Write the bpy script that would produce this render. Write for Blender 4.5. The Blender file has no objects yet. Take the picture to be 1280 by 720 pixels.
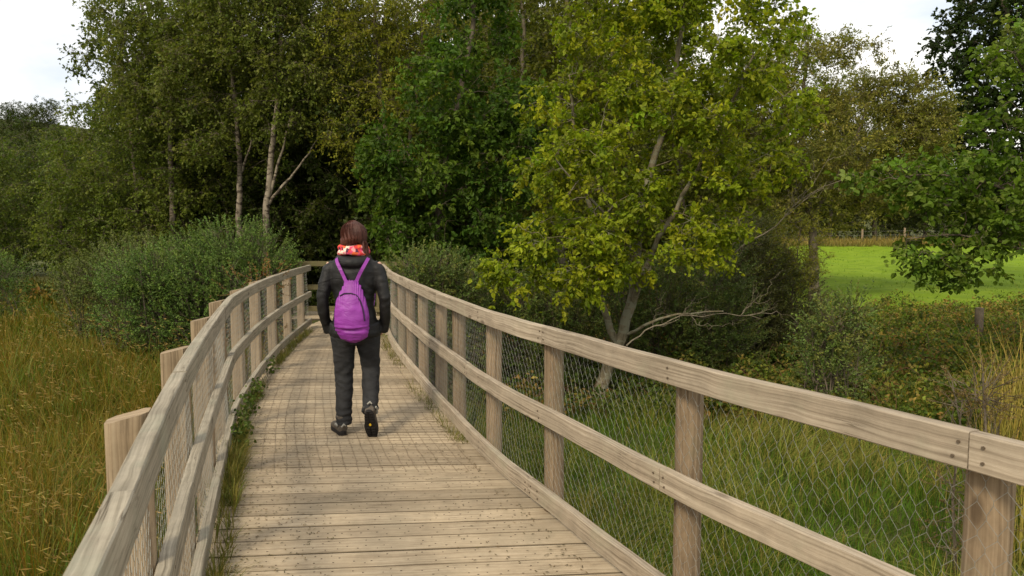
import bpy, math, random
import numpy as np
from mathutils import noise as mnoise, Vector, Matrix
rng = np.random.default_rng(7)
random.seed(7)
R = math.radians
S = bpy.context.scene
COL = S.collection
H = 1.55
PITCH = math.atan(65 / 850)
# ---------------------------------------------------------------- camera, sky, sun, exposure
cd = bpy.data.cameras.new('camera'); cam = bpy.data.objects.new('camera', cd); COL.objects.link(cam)
cam.location = (0, 0, H); cam.rotation_euler = (R(90) - PITCH, 0, 0)
cd.sensor_width = 36; cd.lens = 36 * 850 / 1280; cd.clip_start = .05; cd.clip_end = 4000
cd.dof.use_dof = True; cd.dof.focus_distance = 5.5; cd.dof.aperture_fstop = 8
S.camera = cam
SUN_EL, SUN_AZ = 40, 207          # azimuth clockwise from +Y
w = bpy.data.worlds.new('World'); S.world = w; w.use_nodes = True
nt = w.node_tree; nt.nodes.clear()
def N(t, ty, **k):
    n = t.nodes.new(ty)
    for a, b in k.items(): setattr(n, a, b)
    return n
out = N(nt, 'ShaderNodeOutputWorld'); bg = N(nt, 'ShaderNodeBackground'); bgc = N(nt, 'ShaderNodeBackground')
sky = N(nt, 'ShaderNodeTexSky', sky_type='NISHITA', sun_disc=False, sun_elevation=R(SUN_EL), sun_rotation=R(SUN_AZ))
nt.links.new(sky.outputs[0], bg.inputs[0]); bg.inputs[1].default_value = .12
tc = N(nt, 'ShaderNodeTexCoord'); mp = N(nt, 'ShaderNodeMapping'); mp.inputs['Scale'].default_value = (1, 1, 2.2)
nz = N(nt, 'ShaderNodeTexNoise'); nz.inputs['Scale'].default_value = 2.3; nz.inputs['Detail'].default_value = 7; nz.inputs['Roughness'].default_value = .55
cr = N(nt, 'ShaderNodeValToRGB'); cr.color_ramp.elements[0].position = .36; cr.color_ramp.elements[1].position = .5
cr.color_ramp.elements[0].color = (.5, .5, .5, 1)
nz2 = N(nt, 'ShaderNodeTexNoise'); nz2.inputs['Scale'].default_value = 4; nz2.inputs['Detail'].default_value = 5
cr2 = N(nt, 'ShaderNodeValToRGB'); cr2.color_ramp.elements[0].color = (.76, .76, .76, 1); cr2.color_ramp.elements[1].color = (1, .965, .89, 1)
cr2.color_ramp.elements[0].position = .38; cr2.color_ramp.elements[1].position = .62
mixs = N(nt, 'ShaderNodeMixShader')
L = nt.links.new
L(tc.outputs['Generated'], mp.inputs[0]); L(mp.outputs[0], nz.inputs[0]); L(mp.outputs[0], nz2.inputs[0])
L(nz.outputs[0], cr.inputs[0]); L(nz2.outputs[0], cr2.inputs[0]); L(cr2.outputs[0], bgc.inputs[0]); bgc.inputs[1].default_value = 1.0
L(cr.outputs[0], mixs.inputs[0]); L(bg.outputs[0], mixs.inputs[1]); L(bgc.outputs[0], mixs.inputs[2]); L(mixs.outputs[0], out.inputs[0])
sl = bpy.data.lights.new('sun', 'SUN'); so = bpy.data.objects.new('sun', sl); COL.objects.link(so)
sl.energy = 2.0; sl.angle = R(11); sl.color = (1, .87, .66)
sd = Vector((math.sin(R(SUN_AZ)) * math.cos(R(SUN_EL)), math.cos(R(SUN_AZ)) * math.cos(R(SUN_EL)), math.sin(R(SUN_EL))))
so.rotation_euler = sd.to_track_quat('Z', 'Y').to_euler(); so.location = (0, 0, 30)
vs = S.view_settings; vs.view_transform = 'Standard'; vs.look = 'None'; vs.gamma = 1; vs.exposure = .56; vs.use_curve_mapping = False
S.render.engine = 'CYCLES'
cy = S.cycles; cy.max_bounces = 6; cy.diffuse_bounces = 3; cy.glossy_bounces = 2; cy.transmission_bounces = 4; cy.transparent_max_bounces = 4
cy.use_denoising = True; cy.caustics_reflective = False; cy.caustics_refractive = False

# ---------------------------------------------------------------- helpers
def tag(o, label=None, cat=None, group=None, kind=None):
    if label: o['label'] = label
    if cat: o['category'] = cat
    if group: o['group'] = group
    if kind: o['kind'] = kind
    return o
def empty(name, loc=(0, 0, 0), rz=0, label=None, cat=None, group=None):
    o = bpy.data.objects.new(name, None); COL.objects.link(o); o.location = loc; o.rotation_euler = (0, 0, rz)
    o.empty_display_size = .1
    return tag(o, label, cat, group)
def link(name, me, mat, parent=None):
    o = bpy.data.objects.new(name, me); COL.objects.link(o)
    if mat and not me.materials: me.materials.append(mat)
    if parent: o.parent = parent
    return o
def unit(v):
    v = np.asarray(v, float); return v / np.maximum(np.linalg.norm(v, axis=-1, keepdims=True), 1e-9)
def at(px, py, d):
    """world point at horizontal distance d straight ahead of the standing place, seen at photograph pixel px,py"""
    a = (py - 360) / 850; b = (px - 640) / 850
    dy = math.cos(PITCH) - a * math.sin(PITCH); dz = -math.sin(PITCH) - a * math.cos(PITCH)
    t = d / dy
    return np.array([b * t, d, H + dz * t])

class MB:
    """collects faces of any size with per-vertex colour, builds one mesh"""
    def __init__(s): s.v = []; s.f = []; s.c = []; s.uv = []; s.n = 0; s.has_uv = False
    def add(s, V, F, C=None, UV=None):
        V = np.asarray(V, np.float32).reshape(-1, 3); F = np.asarray(F, np.int64)
        s.v.append(V); s.f.append(F + s.n)
        if C is None: C = np.ones((len(V), 3), np.float32) * .5
        C = np.asarray(C, np.float32)
        if C.ndim == 1: C = np.tile(C, (len(V), 1))
        s.c.append(C)
        if UV is None: UV = np.zeros((F.size, 2), np.float32)
        else: s.has_uv = True
        s.uv.append(np.asarray(UV, np.float32).reshape(-1, 2))
        s.n += len(V)
    def mesh(s, name, smooth=False):
        me = bpy.data.meshes.new(name)
        V = np.concatenate(s.v); me.vertices.add(len(V)); me.vertices.foreach_set('co', V.ravel())
        li = np.concatenate([f.ravel() for f in s.f]); tot = np.concatenate([np.full(len(f), f.shape[1]) for f in s.f])
        me.loops.add(len(li)); me.loops.foreach_set('vertex_index', li.astype(np.int32))
        me.polygons.add(len(tot)); st = np.concatenate([[0], np.cumsum(tot)[:-1]])
        me.polygons.foreach_set('loop_start', st.astype(np.int32)); me.polygons.foreach_set('loop_total', tot.astype(np.int32))
        me.polygons.foreach_set('use_smooth', np.full(len(tot), bool(smooth)))
        C = np.concatenate(s.c); a = me.color_attributes.new('col', 'FLOAT_COLOR', 'POINT')
        a.data.foreach_set('color', np.concatenate([C, np.ones((len(C), 1), np.float32)], 1).ravel())
        if s.has_uv:
            u = me.uv_layers.new(name='UVMap'); u.data.foreach_set('uv', np.concatenate(s.uv).ravel())
        me.update(calc_edges=True); me.validate()
        return me
    def build(s, name, mat, parent=None, smooth=False): return link(name, s.mesh(name, smooth), mat, parent)

def tube(mb, P, rad, k=6, col=(.5, .5, .5), cap=True, uvlen=True):
    """tube along polyline P"""
    P = np.asarray(P, float); n = len(P)
    if n < 2: return
    rad = np.broadcast_to(np.asarray(rad, float), (n,))
    T = np.empty_like(P); T[1:-1] = P[2:] - P[:-2]; T[0] = P[1] - P[0]; T[-1] = P[-1] - P[-2]; T = unit(T)
    ref = np.array([0, 0, 1.]) if abs(T[0, 2]) < .8 else np.array([1., 0, 0])
    A = unit(np.cross(T, ref)); B = np.cross(T, A)
    for i in range(1, n):
        a = A[i - 1] - T[i] * np.dot(A[i - 1], T[i]); a /= max(np.linalg.norm(a), 1e-9); A[i] = a; B[i] = np.cross(T[i], a)
    th = np.arange(k) / k * 2 * math.pi
    V = P[:, None] + rad[:, None, None] * (np.cos(th)[None, :, None] * A[:, None] + np.sin(th)[None, :, None] * B[:, None])
    i, j = np.meshgrid(np.arange(n - 1), np.arange(k), indexing='ij'); j2 = (j + 1) % k
    F = np.stack([i * k + j, i * k + j2, (i + 1) * k + j2, (i + 1) * k + j], -1).reshape(-1, 4)
    s = np.concatenate([[0], np.cumsum(np.linalg.norm(np.diff(P, axis=0), axis=1))])
    U = np.stack([np.stack([s[i], j / k], -1), np.stack([s[i], (j + 1) / k], -1), np.stack([s[i + 1], (j + 1) / k], -1), np.stack([s[i + 1], j / k], -1)], -2).reshape(-1, 2)
    mb.add(V.reshape(-1, 3), F, col, U)
    if cap and k > 4:
        c = np.arange(k)
        mb.add(V[0], c[None, ::-1], col); mb.add(V[-1], c[None, :], col)

def loft(mb, rings, k=20, col=(.5, .5, .5)):
    """rings: (centre, rx, ry[, axis-direction]) super-ellipse cross-sections stacked, closed with caps"""
    C = np.array([r[0] for r in rings], float); n = len(rings)
    T = np.empty_like(C); T[1:-1] = C[2:] - C[:-2]; T[0] = C[1] - C[0]; T[-1] = C[-1] - C[-2]; T = unit(T)
    V = []
    th = np.arange(k) / k * 2 * math.pi
    for i, r in enumerate(rings):
        t = T[i] if len(r) < 4 else unit(np.array(r[3], float))
        a = np.array([1., 0, 0]) - t * t[0]; a = a / np.linalg.norm(a) if np.linalg.norm(a) > .2 else np.array([0, 1., 0])
        b = np.cross(t, a)
        V.append(C[i] + r[1] * np.cos(th)[:, None] * a + r[2] * np.sin(th)[:, None] * b)
    V = np.array(V)
    i, j = np.meshgrid(np.arange(n - 1), np.arange(k), indexing='ij'); j2 = (j + 1) % k
    F = np.stack([i * k + j, i * k + j2, (i + 1) * k + j2, (i + 1) * k + j], -1).reshape(-1, 4)
    b0 = len(V) * k
    mb.add(V.reshape(-1, 3), F, col)
    mb.add(V[0], np.arange(k)[None, ::-1], col); mb.add(V[-1], np.arange(k)[None], col)

def remeshed(mb, name, mat, parent, vox=.009, smooth=4, disp=None, col=(.5, .5, .5)):
    me = mb.mesh('tmp'); o = bpy.data.objects.new('tmp', me); COL.objects.link(o)
    m = o.modifiers.new('r', 'REMESH'); m.mode = 'VOXEL'; m.voxel_size = vox; m.use_smooth_shade = True
    m = o.modifiers.new('s', 'SMOOTH'); m.factor = .5; m.iterations = smooth
    dg = bpy.context.evaluated_depsgraph_get(); dg.update()
    me2 = bpy.data.meshes.new_from_object(o.evaluated_get(dg)); bpy.data.objects.remove(o)
    me2.name = name; me2.materials.clear()
    if disp:
        n = len(me2.vertices); co = np.empty(n * 3, np.float32); me2.vertices.foreach_get('co', co); co = co.reshape(-1, 3)
        no = np.empty(n * 3, np.float32); me2.vertex_normals.foreach_get('vector', no); no = no.reshape(-1, 3)
        co = co + no * np.array([disp(c) for c in co])[:, None]
        me2.vertices.foreach_set('co', co.astype(np.float32).ravel())
    me2.polygons.foreach_set('use_smooth', np.ones(len(me2.polygons), bool)); me2.update()
    return link(name, me2, mat, parent)

# ---------------------------------------------------------------- materials
def mat(name, rough=.8, spec=.3):
    m = bpy.data.materials.new(name); m.use_nodes = True; t = m.node_tree
    b = t.nodes['Principled BSDF']; b.inputs['Roughness'].default_value = rough; b.inputs['Specular IOR Level'].default_value = spec
    return m, t, b
def leaf_mat(name, trans=.35, gloss=.35, spec=.35, tint=(1.1, 1.2, .5)):
    m, t, b = mat(name, gloss, spec)
    a = N(t, 'ShaderNodeAttribute', attribute_name='col'); t.links.new(a.outputs['Color'], b.inputs['Base Color'])
    tr = N(t, 'ShaderNodeBsdfTranslucent'); mx = N(t, 'ShaderNodeMixShader'); mx.inputs[0].default_value = trans
    mu = N(t, 'ShaderNodeMix', data_type='RGBA', blend_type='MULTIPLY'); mu.inputs[0].default_value = 1; mu.inputs[7].default_value = (*tint, 1)
    t.links.new(a.outputs['Color'], mu.inputs[6]); t.links.new(mu.outputs[2], tr.inputs[0])
    t.links.new(b.outputs[0], mx.inputs[1]); t.links.new(tr.outputs[0], mx.inputs[2]); t.links.new(mx.outputs[0], t.nodes['Material Output'].inputs[0])
    return m
M_leaf = leaf_mat('leaf', .42, .5, .16)
M_grass = leaf_mat('grass_blade', .3, .6, .25, (1.1, 1.1, .6))
M_needle = leaf_mat('gorse_needle', .12, .6, .25)

def ramp(t, stops):
    r = N(t, 'ShaderNodeValToRGB'); e = r.color_ramp.elements
    while len(e) < len(stops): e.new(.5)
    for i, (p, c) in enumerate(stops): e[i].position = p; e[i].color = (*c, 1) if len(c) == 3 else c
    return r
def wood_mat(name, dark, mid, light, knots=True, lichen=None, rough=.85):
    """UV: u metres along the grain, v metres across. Attribute col = per-board tint."""
    m, t, b = mat(name, rough, .2); l = t.links.new
    uv = N(t, 'ShaderNodeUVMap'); mp = N(t, 'ShaderNodeMapping'); mp.inputs['Scale'].default_value = (1.6, 105, 1)
    at_ = N(t, 'ShaderNodeAttribute', attribute_name='col')
    sep = N(t, 'ShaderNodeSeparateColor'); l(at_.outputs['Color'], sep.inputs[0])
    # distort grain round low-frequency noise
    nd = N(t, 'ShaderNodeTexNoise'); nd.inputs['Scale'].default_value = 3.5; nd.inputs['Detail'].default_value = 2; l(uv.outputs[0], nd.inputs[0])
    mdd = N(t, 'ShaderNodeMath', operation='MULTIPLY'); mdd.inputs[1].default_value = 3.6; l(nd.outputs[0], mdd.inputs[0])
    l(uv.outputs[0], mp.inputs[0])
    add = N(t, 'ShaderNodeVectorMath', operation='ADD'); cx = N(t, 'ShaderNodeCombineXYZ'); l(mdd.outputs[0], cx.inputs[1]); l(sep.outputs[1], cx.inputs[2])
    l(mp.outputs[0], add.inputs[0]); l(cx.outputs[0], add.inputs[1])
    g = N(t, 'ShaderNodeTexNoise'); g.inputs['Scale'].default_value = 1; g.inputs['Detail'].default_value = 6; g.inputs['Roughness'].default_value = .62; l(add.outputs[0], g.inputs[0])
    r = ramp(t, [(.3, dark), (.5, mid), (.72, light)]); l(g.outputs[0], r.inputs[0])
    # blotches of weathering
    n2 = N(t, 'ShaderNodeTexNoise'); n2.inputs['Scale'].default_value = 7; n2.inputs['Detail'].default_value = 5; n2.inputs['Roughness'].default_value = .7; l(uv.outputs[0], n2.inputs[0])
    r2 = ramp(t, [(.3, (.78, .77, .74)), (.62, (1.06, 1.04, 1.0))]); l(n2.outputs[0], r2.inputs[0])
    m1 = N(t, 'ShaderNodeMix', data_type='RGBA', blend_type='MULTIPLY'); m1.inputs[0].default_value = 1; l(r.outputs[0], m1.inputs[6]); l(r2.outputs[0], m1.inputs[7])
    cur = m1.outputs[2]
    mpc = N(t, 'ShaderNodeMapping'); mpc.inputs['Scale'].default_value = (1.3, 46, 1); l(uv.outputs[0], mpc.inputs[0])
    nc = N(t, 'ShaderNodeTexNoise'); nc.inputs['Scale'].default_value = 1; nc.inputs['Detail'].default_value = 3; nc.inputs['Distortion'].default_value = .4; l(mpc.outputs[0], nc.inputs[0])
    rc = ramp(t, [(.485, (1, 1, 1)), (.498, (.36, .33, .3)), (.503, (.36, .33, .3)), (.516, (1, 1, 1))]); l(nc.outputs[0], rc.inputs[0])
    nm_ = N(t, 'ShaderNodeTexNoise'); nm_.inputs['Scale'].default_value = 2.5; nm_.inputs['Detail'].default_value = 3; l(uv.outputs[0], nm_.inputs[0])
    rm_ = ramp(t, [(.5, (0, 0, 0)), (.62, (.9, .9, .9))]); l(nm_.outputs[0], rm_.inputs[0])
    mc = N(t, 'ShaderNodeMix', data_type='RGBA', blend_type='MULTIPLY'); l(rm_.outputs[0], mc.inputs[0]); l(cur, mc.inputs[6]); l(rc.outputs[0], mc.inputs[7]); cur = mc.outputs[2]
    tv = N(t, 'ShaderNodeMapRange'); tv.inputs[3].default_value = .70; tv.inputs[4].default_value = 1.22; l(sep.outputs[0], tv.inputs[0])
    m2 = N(t, 'ShaderNodeMix', data_type='RGBA', blend_type='MULTIPLY'); m2.inputs[0].default_value = 1; l(cur, m2.inputs[6]); l(tv.outputs[0], m2.inputs[7]); cur = m2.outputs[2]
    if knots:
        mk = N(t, 'ShaderNodeMapping'); mk.inputs['Scale'].default_value = (3.2, 8, 1); l(uv.outputs[0], mk.inputs[0])
        vo = N(t, 'ShaderNodeTexVoronoi'); vo.inputs['Scale'].default_value = 1; l(mk.outputs[0], vo.inputs[0])
        rk = ramp(t, [(.0, (1, 1, 1)), (.10, (.8, .8, .8)), (.17, (0, 0, 0))]); l(vo.outputs[0], rk.inputs[0])
        gt = N(t, 'ShaderNodeSeparateColor'); l(vo.outputs[1], gt.inputs[0])
        th = N(t, 'ShaderNodeMath', operation='GREATER_THAN'); th.inputs[1].default_value = .55; l(gt.outputs[0], th.inputs[0])
        mm = N(t, 'ShaderNodeMath', operation='MULTIPLY'); l(rk.outputs[0], mm.inputs[0]); l(th.outputs[0], mm.inputs[1])
        mm2 = N(t, 'ShaderNodeMath', operation='MULTIPLY'); mm2.inputs[1].default_value = .75; l(mm.outputs[0], mm2.inputs[0])
        m3 = N(t, 'ShaderNodeMix', data_type='RGBA'); l(mm2.outputs[0], m3.inputs[0]); l(cur, m3.inputs[6]); m3.inputs[7].default_value = (dark[0] * .45, dark[1] * .4, dark[2] * .35, 1); cur = m3.outputs[2]
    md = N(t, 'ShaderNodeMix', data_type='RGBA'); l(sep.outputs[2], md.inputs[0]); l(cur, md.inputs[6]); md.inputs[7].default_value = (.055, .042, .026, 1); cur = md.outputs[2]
    if lichen:
        n3 = N(t, 'ShaderNodeTexNoise'); n3.inputs['Scale'].default_value = 2.3; n3.inputs['Detail'].default_value = 8; n3.inputs['Roughness'].default_value = .75
        ge = N(t, 'ShaderNodeNewGeometry'); l(ge.outputs['Position'], n3.inputs[0])
        r3 = ramp(t, [(.52, (0, 0, 0)), (.7, (.55, .55, .55))]); l(n3.outputs[0], r3.inputs[0])
        m4 = N(t, 'ShaderNodeMix', data_type='RGBA'); l(r3.outputs[0], m4.inputs[0]); l(cur, m4.inputs[6]); m4.inputs[7].default_value = (*lichen, 1); cur = m4.outputs[2]
    l(cur, b.inputs['Base Color'])
    bu = N(t, 'ShaderNodeBump'); bu.inputs['Strength'].default_value = .5; bu.inputs['Distance'].default_value = .004; l(g.outputs[0], bu.inputs['Height']); l(bu.outputs[0], b.inputs['Normal'])
    return m
M_rail = wood_mat('weathered_rail', (.20, .16, .115), (.37, .308, .235), (.50, .43, .34), True, (.30, .29, .20))
M_post = wood_mat('round_post_wood', (.13, .09, .055), (.25, .185, .12), (.35, .27, .185), True, (.20, .20, .12))
M_railg = wood_mat('grey_rail', (.15, .13, .095), (.30, .268, .21), (.43, .385, .31), True, (.26, .27, .2))
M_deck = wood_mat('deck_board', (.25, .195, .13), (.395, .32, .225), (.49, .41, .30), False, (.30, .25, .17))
def simple(name, c, rough=.7, spec=.3, metal=0, noise=None):
    m, t, b = mat(name, rough, spec); b.inputs['Base Color'].default_value = (*c, 1); b.inputs['Metallic'].default_value = metal
    if noise:
        sc, amt, bump = noise
        tcn = N(t, 'ShaderNodeTexCoord'); n = N(t, 'ShaderNodeTexNoise'); n.inputs['Scale'].default_value = sc; n.inputs['Detail'].default_value = 6; t.links.new(tcn.outputs['Object'], n.inputs[0])
        r = ramp(t, [(.3, tuple(x * (1 - amt) for x in c)), (.7, tuple(x * (1 + amt) for x in c))]); t.links.new(n.outputs[0], r.inputs[0]); t.links.new(r.outputs[0], b.inputs['Base Color'])
        bu = N(t, 'ShaderNodeBump'); bu.inputs['Strength'].default_value = .6; bu.inputs['Distance'].default_value = bump; t.links.new(n.outputs[0], bu.inputs['Height']); t.links.new(bu.outputs[0], b.inputs['Normal'])
    return m
M_wire = simple('galvanised_wire', (.25, .25, .22), .5, .4, .2)
M_rust = simple('rusty_netting', (.20, .15, .10), .7, .3)
M_nail = simple('nail', (.10, .075, .05), .6, .3)
def bark_mat(name, c1, c2, scale=9, patches=None):
    m, t, b = mat(name, .9, .15); l = t.links.new
    ge = N(t, 'ShaderNodeNewGeometry'); mp = N(t, 'ShaderNodeMapping'); mp.inputs['Scale'].default_value = (1, 1, .35); l(ge.outputs['Position'], mp.inputs[0])
    n = N(t, 'ShaderNodeTexNoise'); n.inputs['Scale'].default_value = scale; n.inputs['Detail'].default_value = 7; n.inputs['Roughness'].default_value = .7; l(mp.outputs[0], n.inputs[0])
    r = ramp(t, [(.35, c1), (.62, c2)]); l(n.outputs[0], r.inputs[0]); cur = r.outputs[0]
    if patches:
        n2 = N(t, 'ShaderNodeTexNoise'); n2.inputs['Scale'].default_value = 5; n2.inputs['Detail'].default_value = 5
        mp2 = N(t, 'ShaderNodeMapping'); mp2.inputs['Scale'].default_value = (1, 1, 2.5); l(ge.outputs['Position'], mp2.inputs[0]); l(mp2.outputs[0], n2.inputs[0])
        r2 = ramp(t, [(.5, (0, 0, 0)), (.56, (1, 1, 1))]); l(n2.outputs[0], r2.inputs[0])
        mx = N(t, 'ShaderNodeMix', data_type='RGBA'); l(r2.outputs[0], mx.inputs[0]); l(cur, mx.inputs[6]); mx.inputs[7].default_value = (*patches, 1); cur = mx.outputs[2]
    l(cur, b.inputs['Base Color'])
    bu = N(t, 'ShaderNodeBump'); bu.inputs['Strength'].default_value = .7; bu.inputs['Distance'].default_value = .015; l(n.outputs[0], bu.inputs['Height']); l(bu.outputs[0], b.inputs['Normal'])
    return m
M_bark = bark_mat('bark', (.075, .06, .042), (.16, .13, .095))
M_birch = bark_mat('birch_bark', (.13, .105, .075), (.28, .235, .175), 7, (.07, .055, .04))
M_hazel = bark_mat('mottled_bark', (.09, .075, .045), (.22, .185, .12), 14, (.20, .19, .13))
M_dead = bark_mat('bare_branch', (.12, .10, .065), (.24, .205, .15), 14)

# ---------------------------------------------------------------- terrain
def sst(a, b, x):
    t = np.clip((x - a) / (b - a), 0, 1); return t * t * (3 - 2 * t)
def terrain(x, y):
    x = np.asarray(x, float); y = np.asarray(y, float)
    z = -.75 - .2 * sst(0, 2.5, x + .25 * y) * (1 - sst(12, 20, y))
    z = z + .35 * sst(3.0, 8, x) * sst(5, 10, y) * (1 - sst(12, 24, y))
    z = z + (y - 20) * .04 * sst(19, 22, y) * sst(0, 9, x) * (1 - sst(62, 75, y)) + 1.7 * sst(60, 76, y) * sst(0, 9, x)
    z = z + .06 * np.sin(x * 1.3 + .7 * y) * np.cos(y * .9) + .04 * np.sin(3.1 * x) * np.sin(2.7 * y + 1)
    r = np.hypot(x, y); ang = np.arctan2(x, y)
    z = z + 27 * sst(75, 210, r) * (1 - sst(-.62, -.1, ang) * .6) * sst(-60, 30, y) + 10 * sst(90, 400, r)
    return z
def graded(a, b, n, c, p=2.6):
    u = np.linspace(-1, 1, n); return c + np.sign(u) * np.abs(u) ** p * np.where(u > 0, b - c, c - a)
def sheet(name, xs, ys, fz, matr, kind, dz=0):
    X, Y = np.meshgrid(xs, ys); Z = fz(X, Y) + dz
    V = np.stack([X, Y, Z], -1).reshape(-1, 3); nx, ny = len(xs), len(ys)
    i, j = np.meshgrid(np.arange(ny - 1), np.arange(nx - 1), indexing='ij'); a = i * nx + j
    mb = MB(); mb.add(V, np.stack([a, a + 1, a + nx + 1, a + nx], -1).reshape(-1, 4))
    o = mb.build(name, matr, None, True); o['kind'] = kind; return o
def ground_mat(name, stops, scale, bump=.05):
    m, t, b = mat(name, .95, .1); l = t.links.new
    ge = N(t, 'ShaderNodeNewGeometry'); n = N(t, 'ShaderNodeTexNoise'); n.inputs['Scale'].default_value = scale; n.inputs['Detail'].default_value = 9; n.inputs['Roughness'].default_value = .65
    l(ge.outputs['Position'], n.inputs[0]); r = ramp(t, stops); l(n.outputs[0], r.inputs[0]); l(r.outputs[0], b.inputs['Base Color'])
    bu = N(t, 'ShaderNodeBump'); bu.inputs['Strength'].default_value = .8; bu.inputs['Distance'].default_value = bump; l(n.outputs[0], bu.inputs['Height']); l(bu.outputs[0], b.inputs['Normal'])
    return m
M_ground = ground_mat('marsh_ground', [(.3, (.045, .05, .018)), (.5, (.075, .085, .025)), (.7, (.11, .10, .04))], 1.7)
M_field = ground_mat('pasture', [(.3, (.11, .17, .010)), (.5, (.145, .225, .010)), (.72, (.19, .26, .02))], 1.4, .06)
sheet('ground', graded(-900, 900, 420, 2), graded(-300, 1300, 420, 8), terrain, M_ground, 'structure')
sheet('field', np.linspace(5.5, 62, 200), np.linspace(16.5, 59, 150), terrain, M_field, 'structure', .09)

# ---------------------------------------------------------------- boardwalk
def catmull(P, per=24):
    P = np.array(P, float); Q = [];
    E = np.vstack([2 * P[0] - P[1], P, 2 * P[-1] - P[-2]])
    for i in range(1, len(E) - 2):
        p0, p1, p2, p3 = E[i - 1:i + 3]
        for t in np.arange(per) / per:
            Q.append(.5 * ((2 * p1) + (-p0 + p2) * t + (2 * p0 - 5 * p1 + 4 * p2 - p3) * t * t + (-p0 + 3 * p1 - 3 * p2 + p3) * t ** 3))
    Q.append(P[-1]); return np.array(Q)
class Curve:
    def __init__(s, P, sm=10):
        Q = catmull(P)
        ss = np.concatenate([[0], np.cumsum(np.linalg.norm(np.diff(Q, axis=0), axis=1))])
        u = np.arange(0, ss[-1], .04); Q = np.stack([np.interp(u, ss, Q[:, 0]), np.interp(u, ss, Q[:, 1])], 1)
        k = np.hanning(2 * sm + 3)[1:-1]; k /= k.sum()
        E = np.vstack([Q[0] + (Q[0] - Q[sm:0:-1]), Q, Q[-1] + (Q[-1] - Q[-2:-sm - 2:-1])])
        Q = np.stack([np.convolve(E[:, 0], k, 'valid'), np.convolve(E[:, 1], k, 'valid')], 1)
        s.Q = Q; s.s = np.concatenate([[0], np.cumsum(np.linalg.norm(np.diff(Q, axis=0), axis=1))]); s.L = s.s[-1]
        T = unit(np.gradient(Q, axis=0)); s.T = T; s.Nn = np.stack([T[:, 1], -T[:, 0]], 1)   # right-hand normal
    def p(s, u): return np.stack([np.interp(u, s.s, s.Q[:, 0]), np.interp(u, s.s, s.Q[:, 1])], -1)
    def t(s, u): return unit(np.stack([np.interp(u, s.s, s.T[:, 0]), np.interp(u, s.s, s.T[:, 1])], -1))
    def n(s, u): T = s.t(u); return np.stack([T[..., 1], -T[..., 0]], -1)
    def at_y(s, y): return np.interp(y, s.Q[:, 1], s.s)
    def x_at(s, y): return np.interp(y, s.Q[:, 1], s.Q[:, 0])
RC = Curve([(2.65, -1.6), (1.93, 0), (1.2, 1.56), (.97, 2.0), (.64, 2.6), (.22, 3.55), (-.11, 4.3), (-.49, 5.4), (-.94, 6.8), (-1.62, 9.1), (-1.98, 10.6), (-2.3, 12.0)])
LC = Curve([(.15, -1.6), (-.26, 0), (-.60, .95), (-1.0, 1.96), (-1.46, 3.19), (-2.16, 5.2), (-2.33, 5.75), (-2.74, 7.44), (-3.11, 9.4), (-3.43, 11.6)])

# planks and beams
mb = MB(); y = -1.7; nails = MB(); k = 0
def ang_at(y): return np.interp(y, [-1, 1, 3.3, 6, 12], [R(7), R(7), R(4.8), R(1.0), R(3)])
def plank_line(y, off, ye=None):
    """end points of a joint line crossing the deck at centre depth y"""
    a = math.tan(ang_at(y)); out_ = []
    for C, sgn in ((LC, -1), (RC, 1)):
        yy = y
        cx = (LC.x_at(y) + RC.x_at(y)) / 2
        for _ in range(4): x = C.x_at(yy) + sgn * off; yy = y + a * (x - cx)
        out_.append((x, yy))
    return out_
boards = []
while y < 12.6:
    wd = .144 + random.uniform(-.004, .003)
    a = plank_line(y, .11 + random.uniform(-.02, .02)); b_ = plank_line(y + wd, .11 + random.uniform(-.02, .02))
    boards.append((a, b_)); y += wd + .0115 + random.uniform(-.002, .003)
xr = 12.6
while y < 14.3:
    boards.append((((-6.5, y), (-2.1, y)), ((-6.5, y + .148), (-2.1, y + .148)))); y += .155
def box8(mb, c, h0, h1, tint, uv0=None, bev=.004, dark_sides=False):
    """c: 4 plan corners (l0,r0,r1,l1); a board with chamfered top edges"""
    c = np.array(c, float); m = c.mean(0)
    ctr = c + unit(np.roll(c, -1, 0) + np.roll(c, 1, 0) - 2 * c) * bev
    V = np.concatenate([np.c_[c, np.full(4, h0)], np.c_[c, np.full(4, h1 - bev)], np.c_[ctr, np.full(4, h1)]])
    F = [(3, 2, 1, 0), (8, 9, 10, 11)] + [(i, (i + 1) % 4, 4 + (i + 1) % 4, 4 + i) for i in range(4)] + [(4 + i, 4 + (i + 1) % 4, 8 + (i + 1) % 4, 8 + i) for i in range(4)]
    ax = unit(c[1] - c[0]); ay = np.array([-ax[1], ax[0]]); o = np.array(uv0 if uv0 is not None else (random.uniform(0, 40), random.uniform(0, 40)))
    uvv = np.stack([(V[:, :2] - c[0]) @ ax, (V[:, :2] - c[0]) @ ay + V[:, 2]], 1) + o
    if dark_sides: tint = np.array([[tint[0], tint[1], 1.0]] * 8 + [[tint[0], tint[1], 0.0]] * 4)  # board sides coloured dark brown, fading out across the top chamfer
    mb.add(V, np.array(F), tint, uvv[np.array(F)].reshape(-1, 2))
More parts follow.
